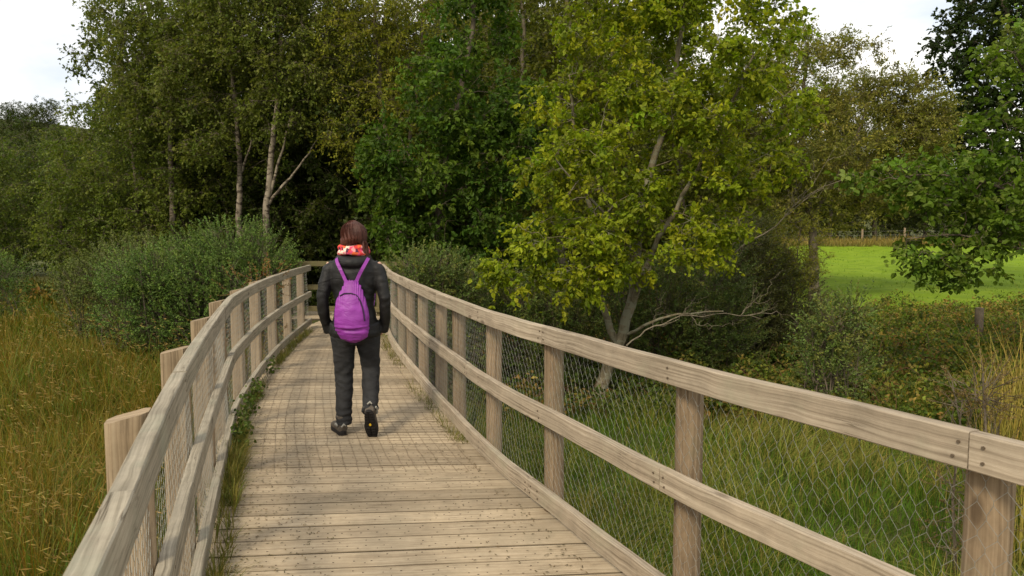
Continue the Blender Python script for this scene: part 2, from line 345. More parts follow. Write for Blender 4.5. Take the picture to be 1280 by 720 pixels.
for (l0, r0), (l1, r1) in boards:
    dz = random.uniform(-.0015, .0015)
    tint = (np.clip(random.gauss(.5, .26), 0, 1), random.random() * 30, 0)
    box8(mb, [l0, r0, r1, l1], -.034, dz, tint, bev=.0065, dark_sides=True)
    if l0[1] < 5.6 and l0[0] > -5:
        A, B, C_, D = map(np.array, (l0, r0, l1, r1)); w_ = np.linalg.norm(B - A); nx = int((w_ - .3) / .088)
        for row in (.2, .36, .64, .82):
            for q in range(nx):
                if random.random() < .16: continue
                f_ = (.18 + q * .088 + (.044 if row in (.36, .82) else 0) + random.gauss(0, .007)) / w_
                p = (A + (B - A) * f_) * (1 - row) + (C_ + (D - C_) * f_) * row + np.random.normal(0, .003, 2)
                sx = random.uniform(.0022, .0052); sy = .0022
                box8(nails, [p + (-sx, -sy), p + (sx, -sy), p + (sx, sy), p + (-sx, sy)], dz - .001, dz + .0018, (0, 0, 0), bev=.0005) if random.random() < .8 else None
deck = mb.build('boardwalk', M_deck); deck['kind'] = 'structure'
o = nails.build('staple', M_nail, deck); o['kind'] = 'stuff'
# joists, edge beams and bearer posts under the boards
mb = MB()
for C, off in ((LC, .02), (RC, -.02)):
    u = np.arange(0, C.L, .3); P = C.p(u) + C.n(u) * off
    for a, b_ in zip(P[:-1], P[1:]):
        d = unit(b_ - a); nn = np.array([d[1], -d[0]]) * .03
        box8(mb, [a - nn, a + nn, b_ + nn, b_ - nn], -.21, -.036, (.3, .3, 0))
u = np.arange(.3, RC.L, 1.22)
for q in u:
    yy = RC.p(q)[1]
    for C, sg in ((LC, 1), (RC, -1)):
        x = C.x_at(yy) + sg * .14; box8(mb, [(x - .06, yy - .06), (x + .06, yy - .06), (x + .06, yy + .06), (x - .06, yy + .06)], -1.3, -.2105, (.3, .3, 0))
mb.build('joist', M_post, deck)
# anti-slip netting on the boards
mb = MB()
u = np.arange(6.6, RC.L - .3, .12)
def lane(f_, u):
    yy = np.interp(u, RC.s, RC.Q[:, 1]); return np.stack([LC.x_at(yy) * (1 - f_) + RC.x_at(yy) * f_, yy], -1)
for q in range(21):
    f_ = .04 + q * .92 / 20; P = lane(f_, u); wob = .008 * np.sin(u * 2.3 + q) + np.random.normal(0, .0035, len(u))
    P = np.c_[P[:, 0] + wob, P[:, 1], np.full(len(P), .003)]
    tube(mb, P, .0013, 3, cap=False)
for q in np.arange(6.6, RC.L - .3, .0775):
    if random.random() < .1: continue
    ff = np.linspace(.04, .96, 14); yy = float(np.interp(q, RC.s, RC.Q[:, 1])); al = LC.x_at(yy); ar = RC.x_at(yy)
    x = al * (1 - ff) + ar * ff; P = np.c_[x, yy + math.tan(ang_at(yy)) * (x - (al + ar) / 2) + np.random.normal(0, .003, 14), np.full(14, .0042)]
    tube(mb, P, .0011, 3, cap=False)
mb.build('anti_slip_netting', M_rust, deck)

# ---------------------------------------------------------------- railings
def strip_board(C, u0, u1, off0, off1, z0, z1, tint, wav=0.0):
    """board following curve C, from offset off0 (inner face) to off1, with worn, slightly chamfered edges"""
    mb = MB(); n = max(3, int((u1 - u0) / .06)); u = np.linspace(u0, u1, n); P = C.p(u); Nn = C.n(u); ch = .0035
    ph = random.uniform(0, 9)
    prof = [(off0, z0 + ch), (off0, z1 - ch), (off0 + math.copysign(ch, off1 - off0), z1), (off1 - math.copysign(ch, off1 - off0), z1), (off1, z1 - ch), (off1, z0 + ch), (off1 - math.copysign(ch, off1 - off0), z0), (off0 + math.copysign(ch, off1 - off0), z0)]
    V = []
    for o_, z_ in prof:
        j = np.array([mnoise.noise(Vector((uu * 2.2, o_ * 8 + ph, z_ * 4))) for uu in u]) * .003
        zz = z_ + j + wav * np.sin((u - u0) / (u1 - u0) * math.pi)
        V.append(np.c_[P + Nn * (o_ + j)[:, None], zz])
    V = np.array(V)  # k,n,3
    k = len(prof); per = np.concatenate([[0], np.cumsum([math.hypot(prof[(i + 1) % k][0] - prof[i][0], prof[(i + 1) % k][1] - prof[i][1]) for i in range(k)])])
    i, j = np.meshgrid(np.arange(k), np.arange(n - 1), indexing='ij'); i2 = (i + 1) % k
    idx = lambda a, b: a * n + b
    F = np.stack([idx(i, j), idx(i, j + 1), idx(i2, j + 1), idx(i2, j)], -1).reshape(-1, 4)
    if off1 < off0: F = F[:, ::-1]
    o = np.array((random.uniform(0, 40), random.uniform(0, 40)))
    uu = np.stack([np.stack([u[j], per[i]], -1), np.stack([u[j + 1], per[i]], -1), np.stack([u[j + 1], per[i + 1]], -1), np.stack([u[j], per[i + 1]], -1)], -2)
    if off1 < off0: uu = uu[:, :, ::-1]
    mb.add(V.reshape(-1, 3), F, tint, uu.reshape(-1, 2) + o)
    for e in (0, n - 1):
        c = V[:, e]; f_ = np.arange(k)[None] if (e == 0) == (off1 > off0) else np.arange(k)[None, ::-1]
        uvc = np.c_[(c[:, :2] - c[0, :2]) @ C.n(u[e]) , c[:, 2]][f_[0]] + o
        mb.add(c, f_, tint, uvc)
    return mb
def netting(C, u0, u1, off, z0, z1, rad):
    """hexagonal wire netting"""
    mb = MB(); w_ = .05; hh = .088; rows = int((z1 - z0) / (hh * .5)); cols = int((u1 - u0) / w_)
    jx = np.random.normal(0, .0035, (rows + 1, cols + 2)); sag = lambda u, z: .012 * math.sin(u * 2.1 + z * 3)
    def pt(r, c, up):
        u = u0 + (c + (.5 if r % 2 else 0)) * w_ + jx[r, min(c, cols)] + sag(c * w_, r * .1) * .6
        z = z0 + r * hh * .5 + (.012 if up else 0) + .006 * math.sin(c * .7 + r * .3)
        P = C.p(u) + C.n(u) * (off + .008 * math.sin(u * 3.7 + z * 5)); return (P[0], P[1], z)
    S0, S1 = [], []
    for r in range(rows):
        for c in range(cols):
            a = pt(r, c, False); b_ = pt(r, c, True); S0.append(a); S1.append(b_)
            if r + 1 <= rows:
                cc = c if r % 2 else c - 1
                for q in (cc, cc + 1):
                    if 0 <= q < cols: S0.append(b_); S1.append(pt(r + 1, q, False))
    S0 = np.array(S0); S1 = np.array(S1); T = unit(S1 - S0); ref = np.array([C.n((u0 + u1) / 2)[0], C.n((u0 + u1) / 2)[1], 0.])
    A = unit(np.cross(T, ref)); B = np.cross(T, A); th = np.arange(3) / 3 * 2 * math.pi
    ring = rad * (np.cos(th)[None, :, None] * A[:, None] + np.sin(th)[None, :, None] * B[:, None])
    V = np.stack([S0[:, None] + ring, S1[:, None] + ring], 1).reshape(-1, 3); n = len(S0); b0 = np.arange(n)[:, None] * 6
    F = np.concatenate([b0 + np.array([q, (q + 1) % 3, 3 + (q + 1) % 3, 3 + q]) for q in range(3)])
    mb.add(V, F); return mb
def round_post(P, r, z0, z1, seed):
    mb = MB(); zs = np.linspace(z0, z1, 14); random.seed(seed); lx, ly = random.uniform(-.012, .012), random.uniform(-.012, .012)
    th = np.arange(18) / 18 * 2 * math.pi; o = np.array((random.uniform(0, 40), random.uniform(0, 40))); V = []
    for z in zs:
        f_ = (z - z0) / (z1 - z0); rr = r * (1.04 - .05 * f_) * (1 + .03 * np.array([mnoise.noise(Vector((math.cos(t) * 1.5 + seed, math.sin(t) * 1.5, z * 1.5))) for t in th]))
        V.append(np.c_[P[0] + lx * f_ + rr * np.cos(th), P[1] + ly * f_ + rr * np.sin(th), np.full(18, z)])
    V = np.array(V); n = len(zs); i, j = np.meshgrid(np.arange(n - 1), np.arange(18), indexing='ij'); j2 = (j + 1) % 18
    F = np.stack([i * 18 + j, i * 18 + j2, (i + 1) * 18 + j2, (i + 1) * 18 + j], -1).reshape(-1, 4)
    a = 2 * math.pi * r / 18
    uv = np.stack([np.stack([zs[i], j * a], -1), np.stack([zs[i], (j + 1) * a], -1), np.stack([zs[i + 1], (j + 1) * a], -1), np.stack([zs[i + 1], j * a], -1)], -2).reshape(-1, 2) + o
    tint = (random.uniform(.2, .8), random.uniform(0, 30), 0)
    mb.add(V.reshape(-1, 3), F, tint, uv); mb.add(V[-1], np.arange(18)[None], tint, (V[-1][:, :2] - V[-1][0, :2]) * .3 + o)
    return mb
def bolt_heads(mb, C, u, off, zs):
    for z in zs:
        P = C.p(u) + C.n(u) * off; nn = C.n(u); a = np.array([P[0], P[1], z]); b_ = a - np.array([nn[0], nn[1], 0]) * .004 * np.sign(off if off else 1)
        tube(mb, [a, b_], .0045, 8)
pr_s = []
px_cols = [1240, 857, 693, 615, 573, 548, 527.5, 512.5, 501, 492]
for px in px_cols:      # depth of each post along the railing from its bearing
    P = RC.Q + RC.Nn * .10; b_ = (P[:, 0] / (P[:, 1] * math.cos(PITCH) + .4 * math.sin(PITCH))) * 850 + 640
    ok = P[:, 1] > .8; i = np.argmin(np.abs(b_ - px) + (~ok) * 1e5); pr_s.append(RC.s[i])
print('right post spacing', np.round(np.diff(pr_s), 2), [round(float(RC.p(s)[1]), 2) for s in pr_s])
s = pr_s[0]
while s - 1.2 > .1: s -= 1.2; pr_s.insert(0, s)
while pr_s[-1] + 1.2 < RC.L: pr_s.append(pr_s[-1] + 1.2)
TOP, MID, BOT = (.962, 1.06), (.515, .61), (.05, .15)
def railing(name, C, sgn, posts, joints_t, joints_m, joints_b, label, mr, square):
    root = empty(name, (*C.p(0), 0), 0, label, 'railing'); inv = Matrix.Translation(-Vector((*C.p(0), 0)))
    def fix(o): o.data.transform(inv); return o
    a, b_ = 0, sgn * .045
    for nm, (z0, z1), js in (('top_rail', TOP, joints_t), ('middle_rail', MID, joints_m), ('bottom_rail', BOT, joints_b)):
        js = [0] + js + [C.L]
        for u0, u1 in zip(js[:-1], js[1:]):
            th = b_ if nm != 'top_rail' else sgn * .048
            dzr = random.uniform(-.002, .002)
            r = fix(strip_board(C, u0 + .0015, u1 - .0015, a, th, z0 + dzr, z1 + dzr, (random.uniform(.3, .75), random.uniform(0, 30), 0)).build(nm, mr, root))
            for q in [u0 + .03, u1 - .03] + [p for p in posts if u0 + .1 < p < u1 - .1]:
                if not .8 < C.p(q)[1] < 5.2: continue
                for zb in (z0 + .028, z1 - .03):
                    bl = MB(); bolt_heads(bl, C, q + random.uniform(-.01, .01), 0, [zb]); fix(bl.build('bolt', M_nail, r))
    for i, u in enumerate(posts):
        P = C.p(u) + C.n(u) * sgn * (.048 + .058 + .006); g = float(terrain(P[0], P[1])) - .35
        if not square: m_ = round_post(P, .055, g, TOP[1] - .05, i * 7 + 3)
        else:
            m_ = MB(); t = C.t(u); nn = C.n(u) * sgn; w2 = .041; i0 = .05; i1 = .05 + .112
            pl = [C.p(u) - t * w2 + nn * i0, C.p(u) + t * w2 + nn * i0, C.p(u) + t * w2 + nn * i1, C.p(u) - t * w2 + nn * i1]
            if sgn > 0: pl = pl[::-1]
            V = np.array([(*p, g) for p in pl] + [(*p, TOP[1] - .006 - (.035 if (abs((p - C.p(u)) @ nn) > .1) else 0)) for p in pl])
            # chamfer corners: 8-sided outline
            ring = []
            for q in range(4):
                p, pn, pp = np.array(pl[q]), np.array(pl[(q + 1) % 4]), np.array(pl[(q - 1) % 4])
                ring += [p + unit(pp - p) * .018, p + unit(pn - p) * .018]
            ring = np.array(ring)[::-1] if False else np.array(ring)
            topz = TOP[1] - .004 - .22 * np.clip(np.abs((ring - C.p(u)) @ nn) - .05, 0, 1) * (1 if True else 0)
            zs = np.linspace(g, 1, 8); rows = [np.c_[ring, np.full(8, z)] for z in zs[:-1]] + [np.c_[ring, topz]]
            VV = np.array(rows); n = len(rows); ii, jj = np.meshgrid(np.arange(n - 1), np.arange(8), indexing='ij'); j2 = (jj + 1) % 8
            F = np.stack([ii * 8 + jj, ii * 8 + j2, (ii + 1) * 8 + j2, (ii + 1) * 8 + jj], -1).reshape(-1, 4)
            per = np.concatenate([[0], np.cumsum(np.linalg.norm(np.roll(ring, -1, 0) - ring, axis=1))]); o_ = np.array((random.uniform(0, 40), random.uniform(0, 40)))
            Z = VV[..., 2]
            uv = np.stack([np.stack([Z[ii, jj], per[jj]], -1), np.stack([Z[ii, j2], per[jj + 1]], -1), np.stack([Z[ii + 1, j2], per[jj + 1]], -1), np.stack([Z[ii + 1, jj], per[jj]], -1)], -2).reshape(-1, 2) + o_
            tn = (random.uniform(.35, .85), random.uniform(0, 30), 0)
            m_.add(VV.reshape(-1, 3), F, tn, uv); m_.add(VV[-1], np.arange(8)[None], tn, (ring - ring[0]) + o_)
        fix(m_.build('post', M_postL if square else M_post, root, not square))
    segs = [0] + list(joints_t) + [C.L]
    fix(netting(C, .05, C.L - .05, sgn * .051, .09, 1.0, .0007).build('wire_netting', M_wire, root))
    return root
M_postL = wood_mat('sawn_post_wood', (.15, .11, .07), (.29, .22, .145), (.38, .30, .205), True, None)
def near_post(C, posts, px, z=1.0, off=0):
    P = C.Q; b_ = (P[:, 0] / (P[:, 1] * math.cos(PITCH) + .4 * math.sin(PITCH))) * 850 + 640
    i = np.argmin(np.abs(b_ - px) + (P[:, 1] < .8) * 1e5); return float(C.s[i])
j1210, j675 = near_post(RC, 0, 1210), near_post(RC, 0, 675)
jt = sorted([j1210 - 2.45, j1210, j675, j675 + 2.4, j675 + 4.8]); jt = [j for j in jt if .2 < j < RC.L - .2]
j828 = near_post(RC, 0, 828); jm = [j for j in (j828 - 2.4, j828, j828 + 2.45, j828 + 4.9) if .2 < j < RC.L - .2]
jb = [j for j in (j828 - 1.3, j828 + 1.25, j828 + 3.7) if .2 < j < RC.L - .2]
railing('right_handrail_railing' if False else 'timber_railing', RC, 1, pr_s, jt, jm, jb, 'warm brown timber railing with round posts and wire netting on the right of the boardwalk', M_rail, False)
lp0 = float(LC.at_y(1.93)); pl_s = [lp0 + 1.19 * k for k in range(-3, 12) if .1 < lp0 + 1.19 * k < LC.L]
ljt = [float(LC.at_y(v)) for v in (-.6, 1.28, 2.45, 4.7, 7.1, 9.4)]; ljm = [float(LC.at_y(v)) for v in (.4, 2.55, 5.3, 7.9)]; ljb = [float(LC.at_y(v)) for v in (2.2, 4.6, 7.2, 9.6)]
railing('timber_railing', LC, -1, pl_s, ljt, ljm, ljb, 'greyer timber railing with flat-sided posts beside the marsh grass, left of the boardwalk', M_railg, True)
# railing that closes the far end where the walk turns
E1 = Curve([(-5.9, 13.35), (-4.6, 13.3), (-3.2, 13.2), (-2.2, 13.0)], 3)
root = empty('timber_railing', (-5.9, 13.35, 0), 0, 'dark mossy three-rail railing across the far end of the boardwalk, behind the walker', 'railing'); inv = Matrix.Translation((5.9, -13.35, 0))
M_moss = wood_mat('mossy_rail', (.07, .06, .03), (.14, .12, .06), (.2, .17, .09), False, (.09, .11, .03))
for nm, (z0, z1) in (('top_rail', (.96, 1.06)), ('middle_rail', (.5, .6)), ('bottom_rail', (.08, .18))):
    strip_board(E1, 0, E1.L, 0, -.045, z0, z1, (.5, 3, 0)).build(nm, M_moss, root).data.transform(inv)
for q in (.3, 1.5, 2.45, 3.3): 
    P = E1.p(q) + E1.n(q) * -.105; round_post(P, .05, -1.1, 1.04, int(q * 10)).build('post', M_moss, root, True).data.transform(inv)

# ---------------------------------------------------------------- foliage tools
LIFT = [1.0]
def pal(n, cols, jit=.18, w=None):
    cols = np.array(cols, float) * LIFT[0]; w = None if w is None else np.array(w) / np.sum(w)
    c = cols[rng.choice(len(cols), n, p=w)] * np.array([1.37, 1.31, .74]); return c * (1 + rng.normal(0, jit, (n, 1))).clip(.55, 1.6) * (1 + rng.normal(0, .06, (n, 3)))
def rvec(n): return unit(rng.normal(size=(n, 3)))
def add_leaves(mb, P, D, Nn, Ls, Ws, C, shape='hex', fold=.12):
    D = unit(D); Sd = unit(np.cross(D, Nn)); Nn = np.cross(Sd, D); n = len(P); Ls = np.broadcast_to(Ls, n)[:, None]; Ws = np.broadcast_to(Ws, n)[:, None]
    if shape == 'hex':
        up = Nn * Ws * fold
        V = np.stack([P, P + D * Ls * .35 + Sd * Ws * .5 + up, P + D * Ls * .75 + Sd * Ws * .36 + up, P + D * Ls - Nn * Ls * .08,
                      P + D * Ls * .75 - Sd * Ws * .36 + up, P + D * Ls * .35 - Sd * Ws * .5 + up], 1)
        b = np.arange(n)[:, None] * 6; F = np.concatenate([b + np.array([0, 1, 2, 3]), b + np.array([0, 3, 4, 5])]); k = 6
    elif shape == 'dia':
        V = np.stack([P, P + D * Ls * .45 + Sd * Ws * .5, P + D * Ls, P + D * Ls * .45 - Sd * Ws * .5], 1); b = np.arange(n)[:, None] * 4; F = b + np.array([0, 1, 2, 3]); k = 4
    else:
        V = np.stack([P - Sd * Ws * .5, P + Sd * Ws * .5, P + D * Ls], 1); b = np.arange(n)[:, None] * 3; F = b + np.array([0, 1, 2]); k = 3
    mb.add(V.reshape(-1, 3), F, np.repeat(C.clip(0.003, 1), k, 0))
def blob_points(blobs, n, shell=.45, minr=None):
    B = np.array(blobs, float); vol = B[:, 3] * B[:, 4] * B[:, 5]; c = rng.choice(len(B), n, p=vol ** .8 / (vol ** .8).sum())
    r = rng.random(n) ** (1 / 3.) ; r = shell + (1 - shell) * r if shell else r
    r = np.where(rng.random(n) < .75, r, rng.random(n) ** .5)
    return B[c, :3] + rvec(n) * r[:, None] * B[c, 3:6]
LIFT_HERO = 1.08
LIFT[0] = LIFT_HERO
def grow_tree(name, label, cat, base, stems, blobs, nclu, palette, leaf=(.08, .05), twigs=6, lpt=9, twl=.4, droop=.25, shape='hex', bark=None, trunk_r=.12,
              group=None, weights=None, matl=None, thin=.007, rel=True, kids=None, upn=.5, wild=1., jit=.2, gap=0.0, clump=0.0):
    """stems: list of polylines in world coordinates (the first starts at the base). blobs: world (x,y,z,rx,ry,rz)."""
    base = np.array(base, float); root = empty(name, tuple(base), 0, label, cat, group)
    tm = MB(); nodes = []; chains = []
    for si, st in enumerate(stems):
        pts, r0, r1 = np.array(st[0], float), st[1], st[2]
        ss = np.concatenate([[0], np.cumsum(np.linalg.norm(np.diff(pts, axis=0), axis=1))]); u = np.arange(0, ss[-1], .22)
        Q = np.stack([np.interp(u, ss, pts[:, k]) for k in range(3)], 1)
        if len(Q) > 4:
            kk = np.array([.25, .5, .25])
            for _ in range(3): Q[1:-1] = Q[:-2] * .25 + Q[1:-1] * .5 + Q[2:] * .25
        Q[1:] += rng.normal(0, .012, Q[1:].shape) * wild
        rad = r0 + (r1 - r0) * (u / max(ss[-1], .1)) ** .8
        if si == 0: rad = rad * (1 + .5 * np.exp(-u / .25))
        tube(tm, Q - base, rad, 9); chains.append(Q); nodes.append(np.c_[Q[len(Q) // 5:] if si == 0 else Q, rad[len(Q) // 5:] if si == 0 else rad])
    ND = np.concatenate(nodes)
    T = blob_points(blobs, nclu)
    T = T[T[:, 2] > terrain(T[:, 0], T[:, 1]) + .15]
    if gap:   # uneven gaps so the sky and wood behind show through
        keep = np.array([mnoise.noise(Vector(t * .75)) for t in T]) > -gap * .5 + 0 * T[:, 0]; keep |= rng.random(len(T)) < (.45); T = T[keep]
    if clump:   # gather the twigs into separate leafy sprays
        K = T[rng.choice(len(T), max(8, len(T) // 9), replace=False)]; j = np.argmin(np.linalg.norm(T[:, None] - K[None], axis=2), 1); T = T + (K[j] - T) * clump
    order = np.argsort(np.min(np.linalg.norm(T[:, None] - ND[None, ::3, :3], axis=2), 1)); T = T[order]
    arr = np.zeros((len(ND) + len(T) * 14, 4)); arr[:len(ND)] = ND; cnt = len(ND); tipdir = []
    for t in T:
        A = arr[:cnt]; d = A[:, :3] - t; dist = np.sqrt((d ** 2).sum(1)); cost = dist + .7 * np.maximum(d[:, 2], 0) + .25 / (1 + 40 * A[:, 3])
        i = int(np.argmin(cost)); s0 = A[i, :3]; L_ = dist[i]; k = int(min(13, max(2, L_ / .28)))
        f_ = np.linspace(0, 1, k + 1)[:, None]; side = unit(np.cross(t - s0, rng.normal(size=3)))
        Q = s0 + (t - s0) * f_ + np.array([0, 0, 1.]) * L_ * .14 * np.sin(f_ * math.pi) + side * L_ * .1 * np.sin(f_ * math.pi * 1.0) + rng.normal(0, .015 * wild, (k + 1, 3)) * (f_ > 0)
        r0 = min(A[i, 3] * .75, .006 + .011 * L_ + .004); rr = r0 + (thin * .6 - r0) * f_[:, 0]
        tube(tm, Q - base, np.maximum(rr, .003), 4 if r0 < .02 else 6, cap=False)
        arr[cnt:cnt + k] = np.c_[Q[1:], rr[1:]]; cnt += k; tipdir.append(unit(Q[-1] - Q[-2]))
    tipdir = np.array(tipdir); n = len(T)
    Tt = np.repeat(T, twigs, 0); Dd = np.repeat(tipdir, twigs, 0) * .6 + rvec(n * twigs) * .85; Dd[:, 2] = Dd[:, 2] * .75 - droop + .1; Dd = unit(Dd)
    TL = twl * rng.uniform(.5, 1.15, n * twigs)
    end = Tt + Dd * TL[:, None] + np.array([0, 0, -1.]) * (droop * .5 * TL)[:, None]
    # twigs as thin three-sided sticks
    Ax = unit(np.cross(Dd, rvec(len(Dd)))); Bx = np.cross(Dd, Ax); r_ = thin * .45
    V = np.stack([Tt - base + Ax * r_, Tt - base - .5 * Ax * r_ + .87 * Bx * r_, Tt - base - .5 * Ax * r_ - .87 * Bx * r_, end - base], 1); b = np.arange(len(Tt))[:, None] * 4
    tm.add(V.reshape(-1, 3), np.concatenate([b + np.array([0, 1, 3]), b + np.array([1, 2, 3]), b + np.array([2, 0, 3])]))
    m = n * twigs * lpt; fr = rng.uniform(.12, 1.02, m); a = np.repeat(Tt, lpt, 0); e = np.repeat(end, lpt, 0); dd = np.repeat(Dd, lpt, 0)
    P = a + (e - a) * fr[:, None] + rng.normal(0, .012, (m, 3)); D = dd * .45 + rvec(m) * .8; D[:, 2] -= droop * .8 + .05
    Nn = rvec(m) * (1 - upn) + np.array([0, 0, 1.]) * upn + dd * .2
    sz = rng.uniform(.45, 1.25, m); clus = np.repeat(pal(n, palette, jit * .7, weights), twigs * lpt, 0)
    C = clus * .6 + pal(m, palette, jit, weights) * .4
    lm = MB(); add_leaves(lm, P - base, D, Nn, leaf[0] * sz, leaf[1] * sz, C, shape)
    tm.build('trunk', bark or M_bark, root, True); lm.build('crown', matl or M_leaf, root)
    return root
def blobs_px(lst, d, dd=None, depth=1.0):
    o = []
    for q in lst:
        px, py, r = q[:3]; x = at(px, py, d + (q[3] if len(q) > 3 else 0)); o.append((x[0], x[1], x[2], r, r * depth, r * (q[4] if len(q) > 4 else .85)))
    return o
def gz(x, y): return float(terrain(x, y))
G1 = [(.045, .085, .012), (.07, .12, .018), (.03, .06, .012)]

# --- the light green hazel-like tree just behind the right railing
d = 9.8; b0 = at(742, 505, d); b0[2] = gz(b0[0], b0[1]) - .1
P = lambda px, py, dd=0: at(px, py, d + dd)
hero = [([b0, P(752, 478), P(775, 425), P(790, 385), P(796, 340), P(800, 280), P(812, 220), P(835, 150), P(850, 60), P(860, -60)], .10, .022),
        ([P(772, 430), P(758, 412), P(752, 380), P(753, 345), P(748, 290), P(730, 230), P(715, 160), P(712, 90)], .06, .015),
        ([P(790, 385), P(808, 330, -.3), P(850, 250, -.5), P(900, 160, -.7), P(945, 60, -.8)], .05, .012),
        ([P(797, 330), P(775, 280, -.5), P(730, 240, -.9), P(690, 190, -1.1)], .035, .01),
        ([P(778, 420), P(800, 410, -.2), P(830, 395, -.4), P(870, 386, -.5), P(915, 392, -.6)], .03, .006)]
hb = blobs_px([(865, 60, 1.3, 0), (770, 20, 1.0, .3), (920, 130, 1.15, -.3), (700, 130, .7, .3), (820, 170, 1.0, -.4), (735, 230, .95, -.6), (650, 310, .6, -.8), (700, 330, .6, -.9), (640, 360, .35, -.9), (880, 250, .75, -.5), (820, 300, .7, -.7),
               (740, 330, .5, -1.0), (950, 210, .55, -.4), (890, -50, 1.2, 0), (985, 20, .45, -.6, .5), (690, 215, .6, -.8), (610, 335, .35, -.8), (770, 290, .6, -1), (900, 330, .3, -.5)], d)
grow_tree('hazel_tree', 'light yellow-green tree with forked mottled trunk just behind the right railing', 'tree', b0, hero, hb, 840,
          [(.13, .175, .015), (.18, .22, .018), (.085, .125, .013), (.24, .255, .02), (.10, .12, .018)], (.074, .05), 5, 11, .33, .3, 'hex', M_hazel, weights=[5, 4, 3, 2, 1], upn=.5, gap=.0, wild=1.3, clump=.42)
# bare pale branches beside it
def bare(name, label, pts, d, seed):
    random.seed(seed); base = at(*pts[0], d); mb = MB(); root = None
    def go(Q, r, lvl):
        Q = np.array(Q); u = np.linspace(0, 1, max(4, int(len(Q) * 3))); s_ = np.linspace(0, 1, len(Q)); C = np.stack([np.interp(u, s_, Q[:, k]) for k in range(3)], 1)
        C[1:] += np.random.normal(0, .015, C[1:].shape); tube(mb, C - base, np.linspace(r, r * .35, len(C)), 5)
        if lvl < 3:
            for _ in range([6, 3, 2][lvl]):
                i = random.randint(1, len(C) - 2); dr = unit(unit(C[i + 1] - C[i]) + np.array([random.uniform(-.6, .8), random.uniform(-.6, .6), random.uniform(-.3, .9)])); L_ = random.uniform(.25, .7) * [1.3, .8, .45][lvl]
                go([C[i], C[i] + dr * L_ * .5 + np.random.normal(0, .04, 3), C[i] + dr * L_], r * .5, lvl + 1)
    go([at(*p, d) for p in pts], .013, 0)
    o = mb.build(name, M_dead, None, True); o.location = base; return tag(o, label, 'branch', 'bare branches behind the railing')
bare('bare_branch', 'thin pale leafless branch reaching right from the forked trunk above the railing', [(783, 432), (812, 410), (850, 396), (900, 392), (950, 396)], 9.3, 1)
bare('bare_branch', 'pale leafless branch sloping up through the gap right of the yellow-green crown', [(880, 345), (925, 310), (970, 283), (1005, 245), (1060, 225)], 9.5, 5)

LIFT[0] = 1.2
# --- darker green tree in the middle
d = 14; b0 = at(545, 335, d); b0[2] = gz(b0[0], b0[1]) - .1
grow_tree('alder_tree', 'glossy dark green tree at the centre, right above the far boardwalk', 'tree', b0,
          [([b0, at(545, 300, d), at(556, 220, d), at(575, 120, d), at(592, 30, d), at(598, -60, d)], .14, .03), ([at(548, 290, d), at(530, 230, d), at(505, 180, d)], .06, .015)],
          blobs_px([(592, 30, .95), (575, 120, 1.35), (540, 190, 1.4), (620, 190, 1.3), (495, 225, .8), (600, 260, 1.35), (530, 280, 1.0), (600, -50, .9), (655, 130, .7), (520, 305, .6), (640, 305, .9), (560, 315, .9), (482, 200, .4)], d), 1000,
          [(.035, .072, .014), (.055, .098, .018), (.026, .052, .013), (.08, .125, .022)], (.105, .07), 5, 9, .42, .25, 'hex', M_bark, weights=[4, 4, 2, 1.4], gap=.3, clump=.35)
# young sapling leaves near railing
# --- yellowish tree behind it, left
d = 18; b0 = at(505, 330, d); b0[2] = gz(b0[0], b0[1])
grow_tree('willow_tree', 'yellow-olive loose tree above the walker, left of the dark green tree', 'tree', b0,
          [([b0, at(500, 250, d), at(480, 150, d), at(470, 50, d), at(465, -60, d)], .12, .03), ([at(500, 250, d), at(520, 120, d), at(530, 0, d)], .07, .02)],
          blobs_px([(455, 60, 1.2), (470, 150, 1.5), (440, 180, .6), (520, 40, 1.3), (490, -20, 1.6), (440, 20, .8), (510, 120, 1.2)], d), 800,
          [(.115, .13, .024), (.085, .10, .02), (.16, .165, .03)], (.085, .04), 6, 9, .5, .35, 'dia', M_bark, gap=.5)
# --- olive trees behind the yellow-green tree
d = 17.5; b0 = at(700, 335, d); b0[2] = gz(b0[0], b0[1])
grow_tree('oak_tree', 'tall olive tree with curving pale limbs, behind and between the two middle trees', 'tree', b0,
          [([b0, at(702, 260, d), at(690, 160, d), at(715, 60, d), at(700, -60, d)], .17, .05), ([at(700, 250, d), at(650, 130, d), at(655, 20, d), at(640, -60, d)], .09, .03), ([at(690, 170, d), at(745, 90, d), at(760, 10, d), at(800, -50, d)], .08, .02)],
          blobs_px([(680, 60, 1.9), (640, 120, 1.2), (740, 50, 1.7), (700, -40, 2), (660, 200, 1.5), (760, 150, 1.5), (780, -20, 1.5), (720, 230, 1.5), (640, 0, 1.3), (700, 290, 1.2)], d), 1000,
          [(.08, .095, .02), (.11, .12, .026), (.06, .07, .018)], (.10, .055), 6, 9, .5, .25, 'dia', M_dead, gap=.4)
d = 22; b0 = at(1020, 330, d); b0[2] = gz(b0[0], b0[1])
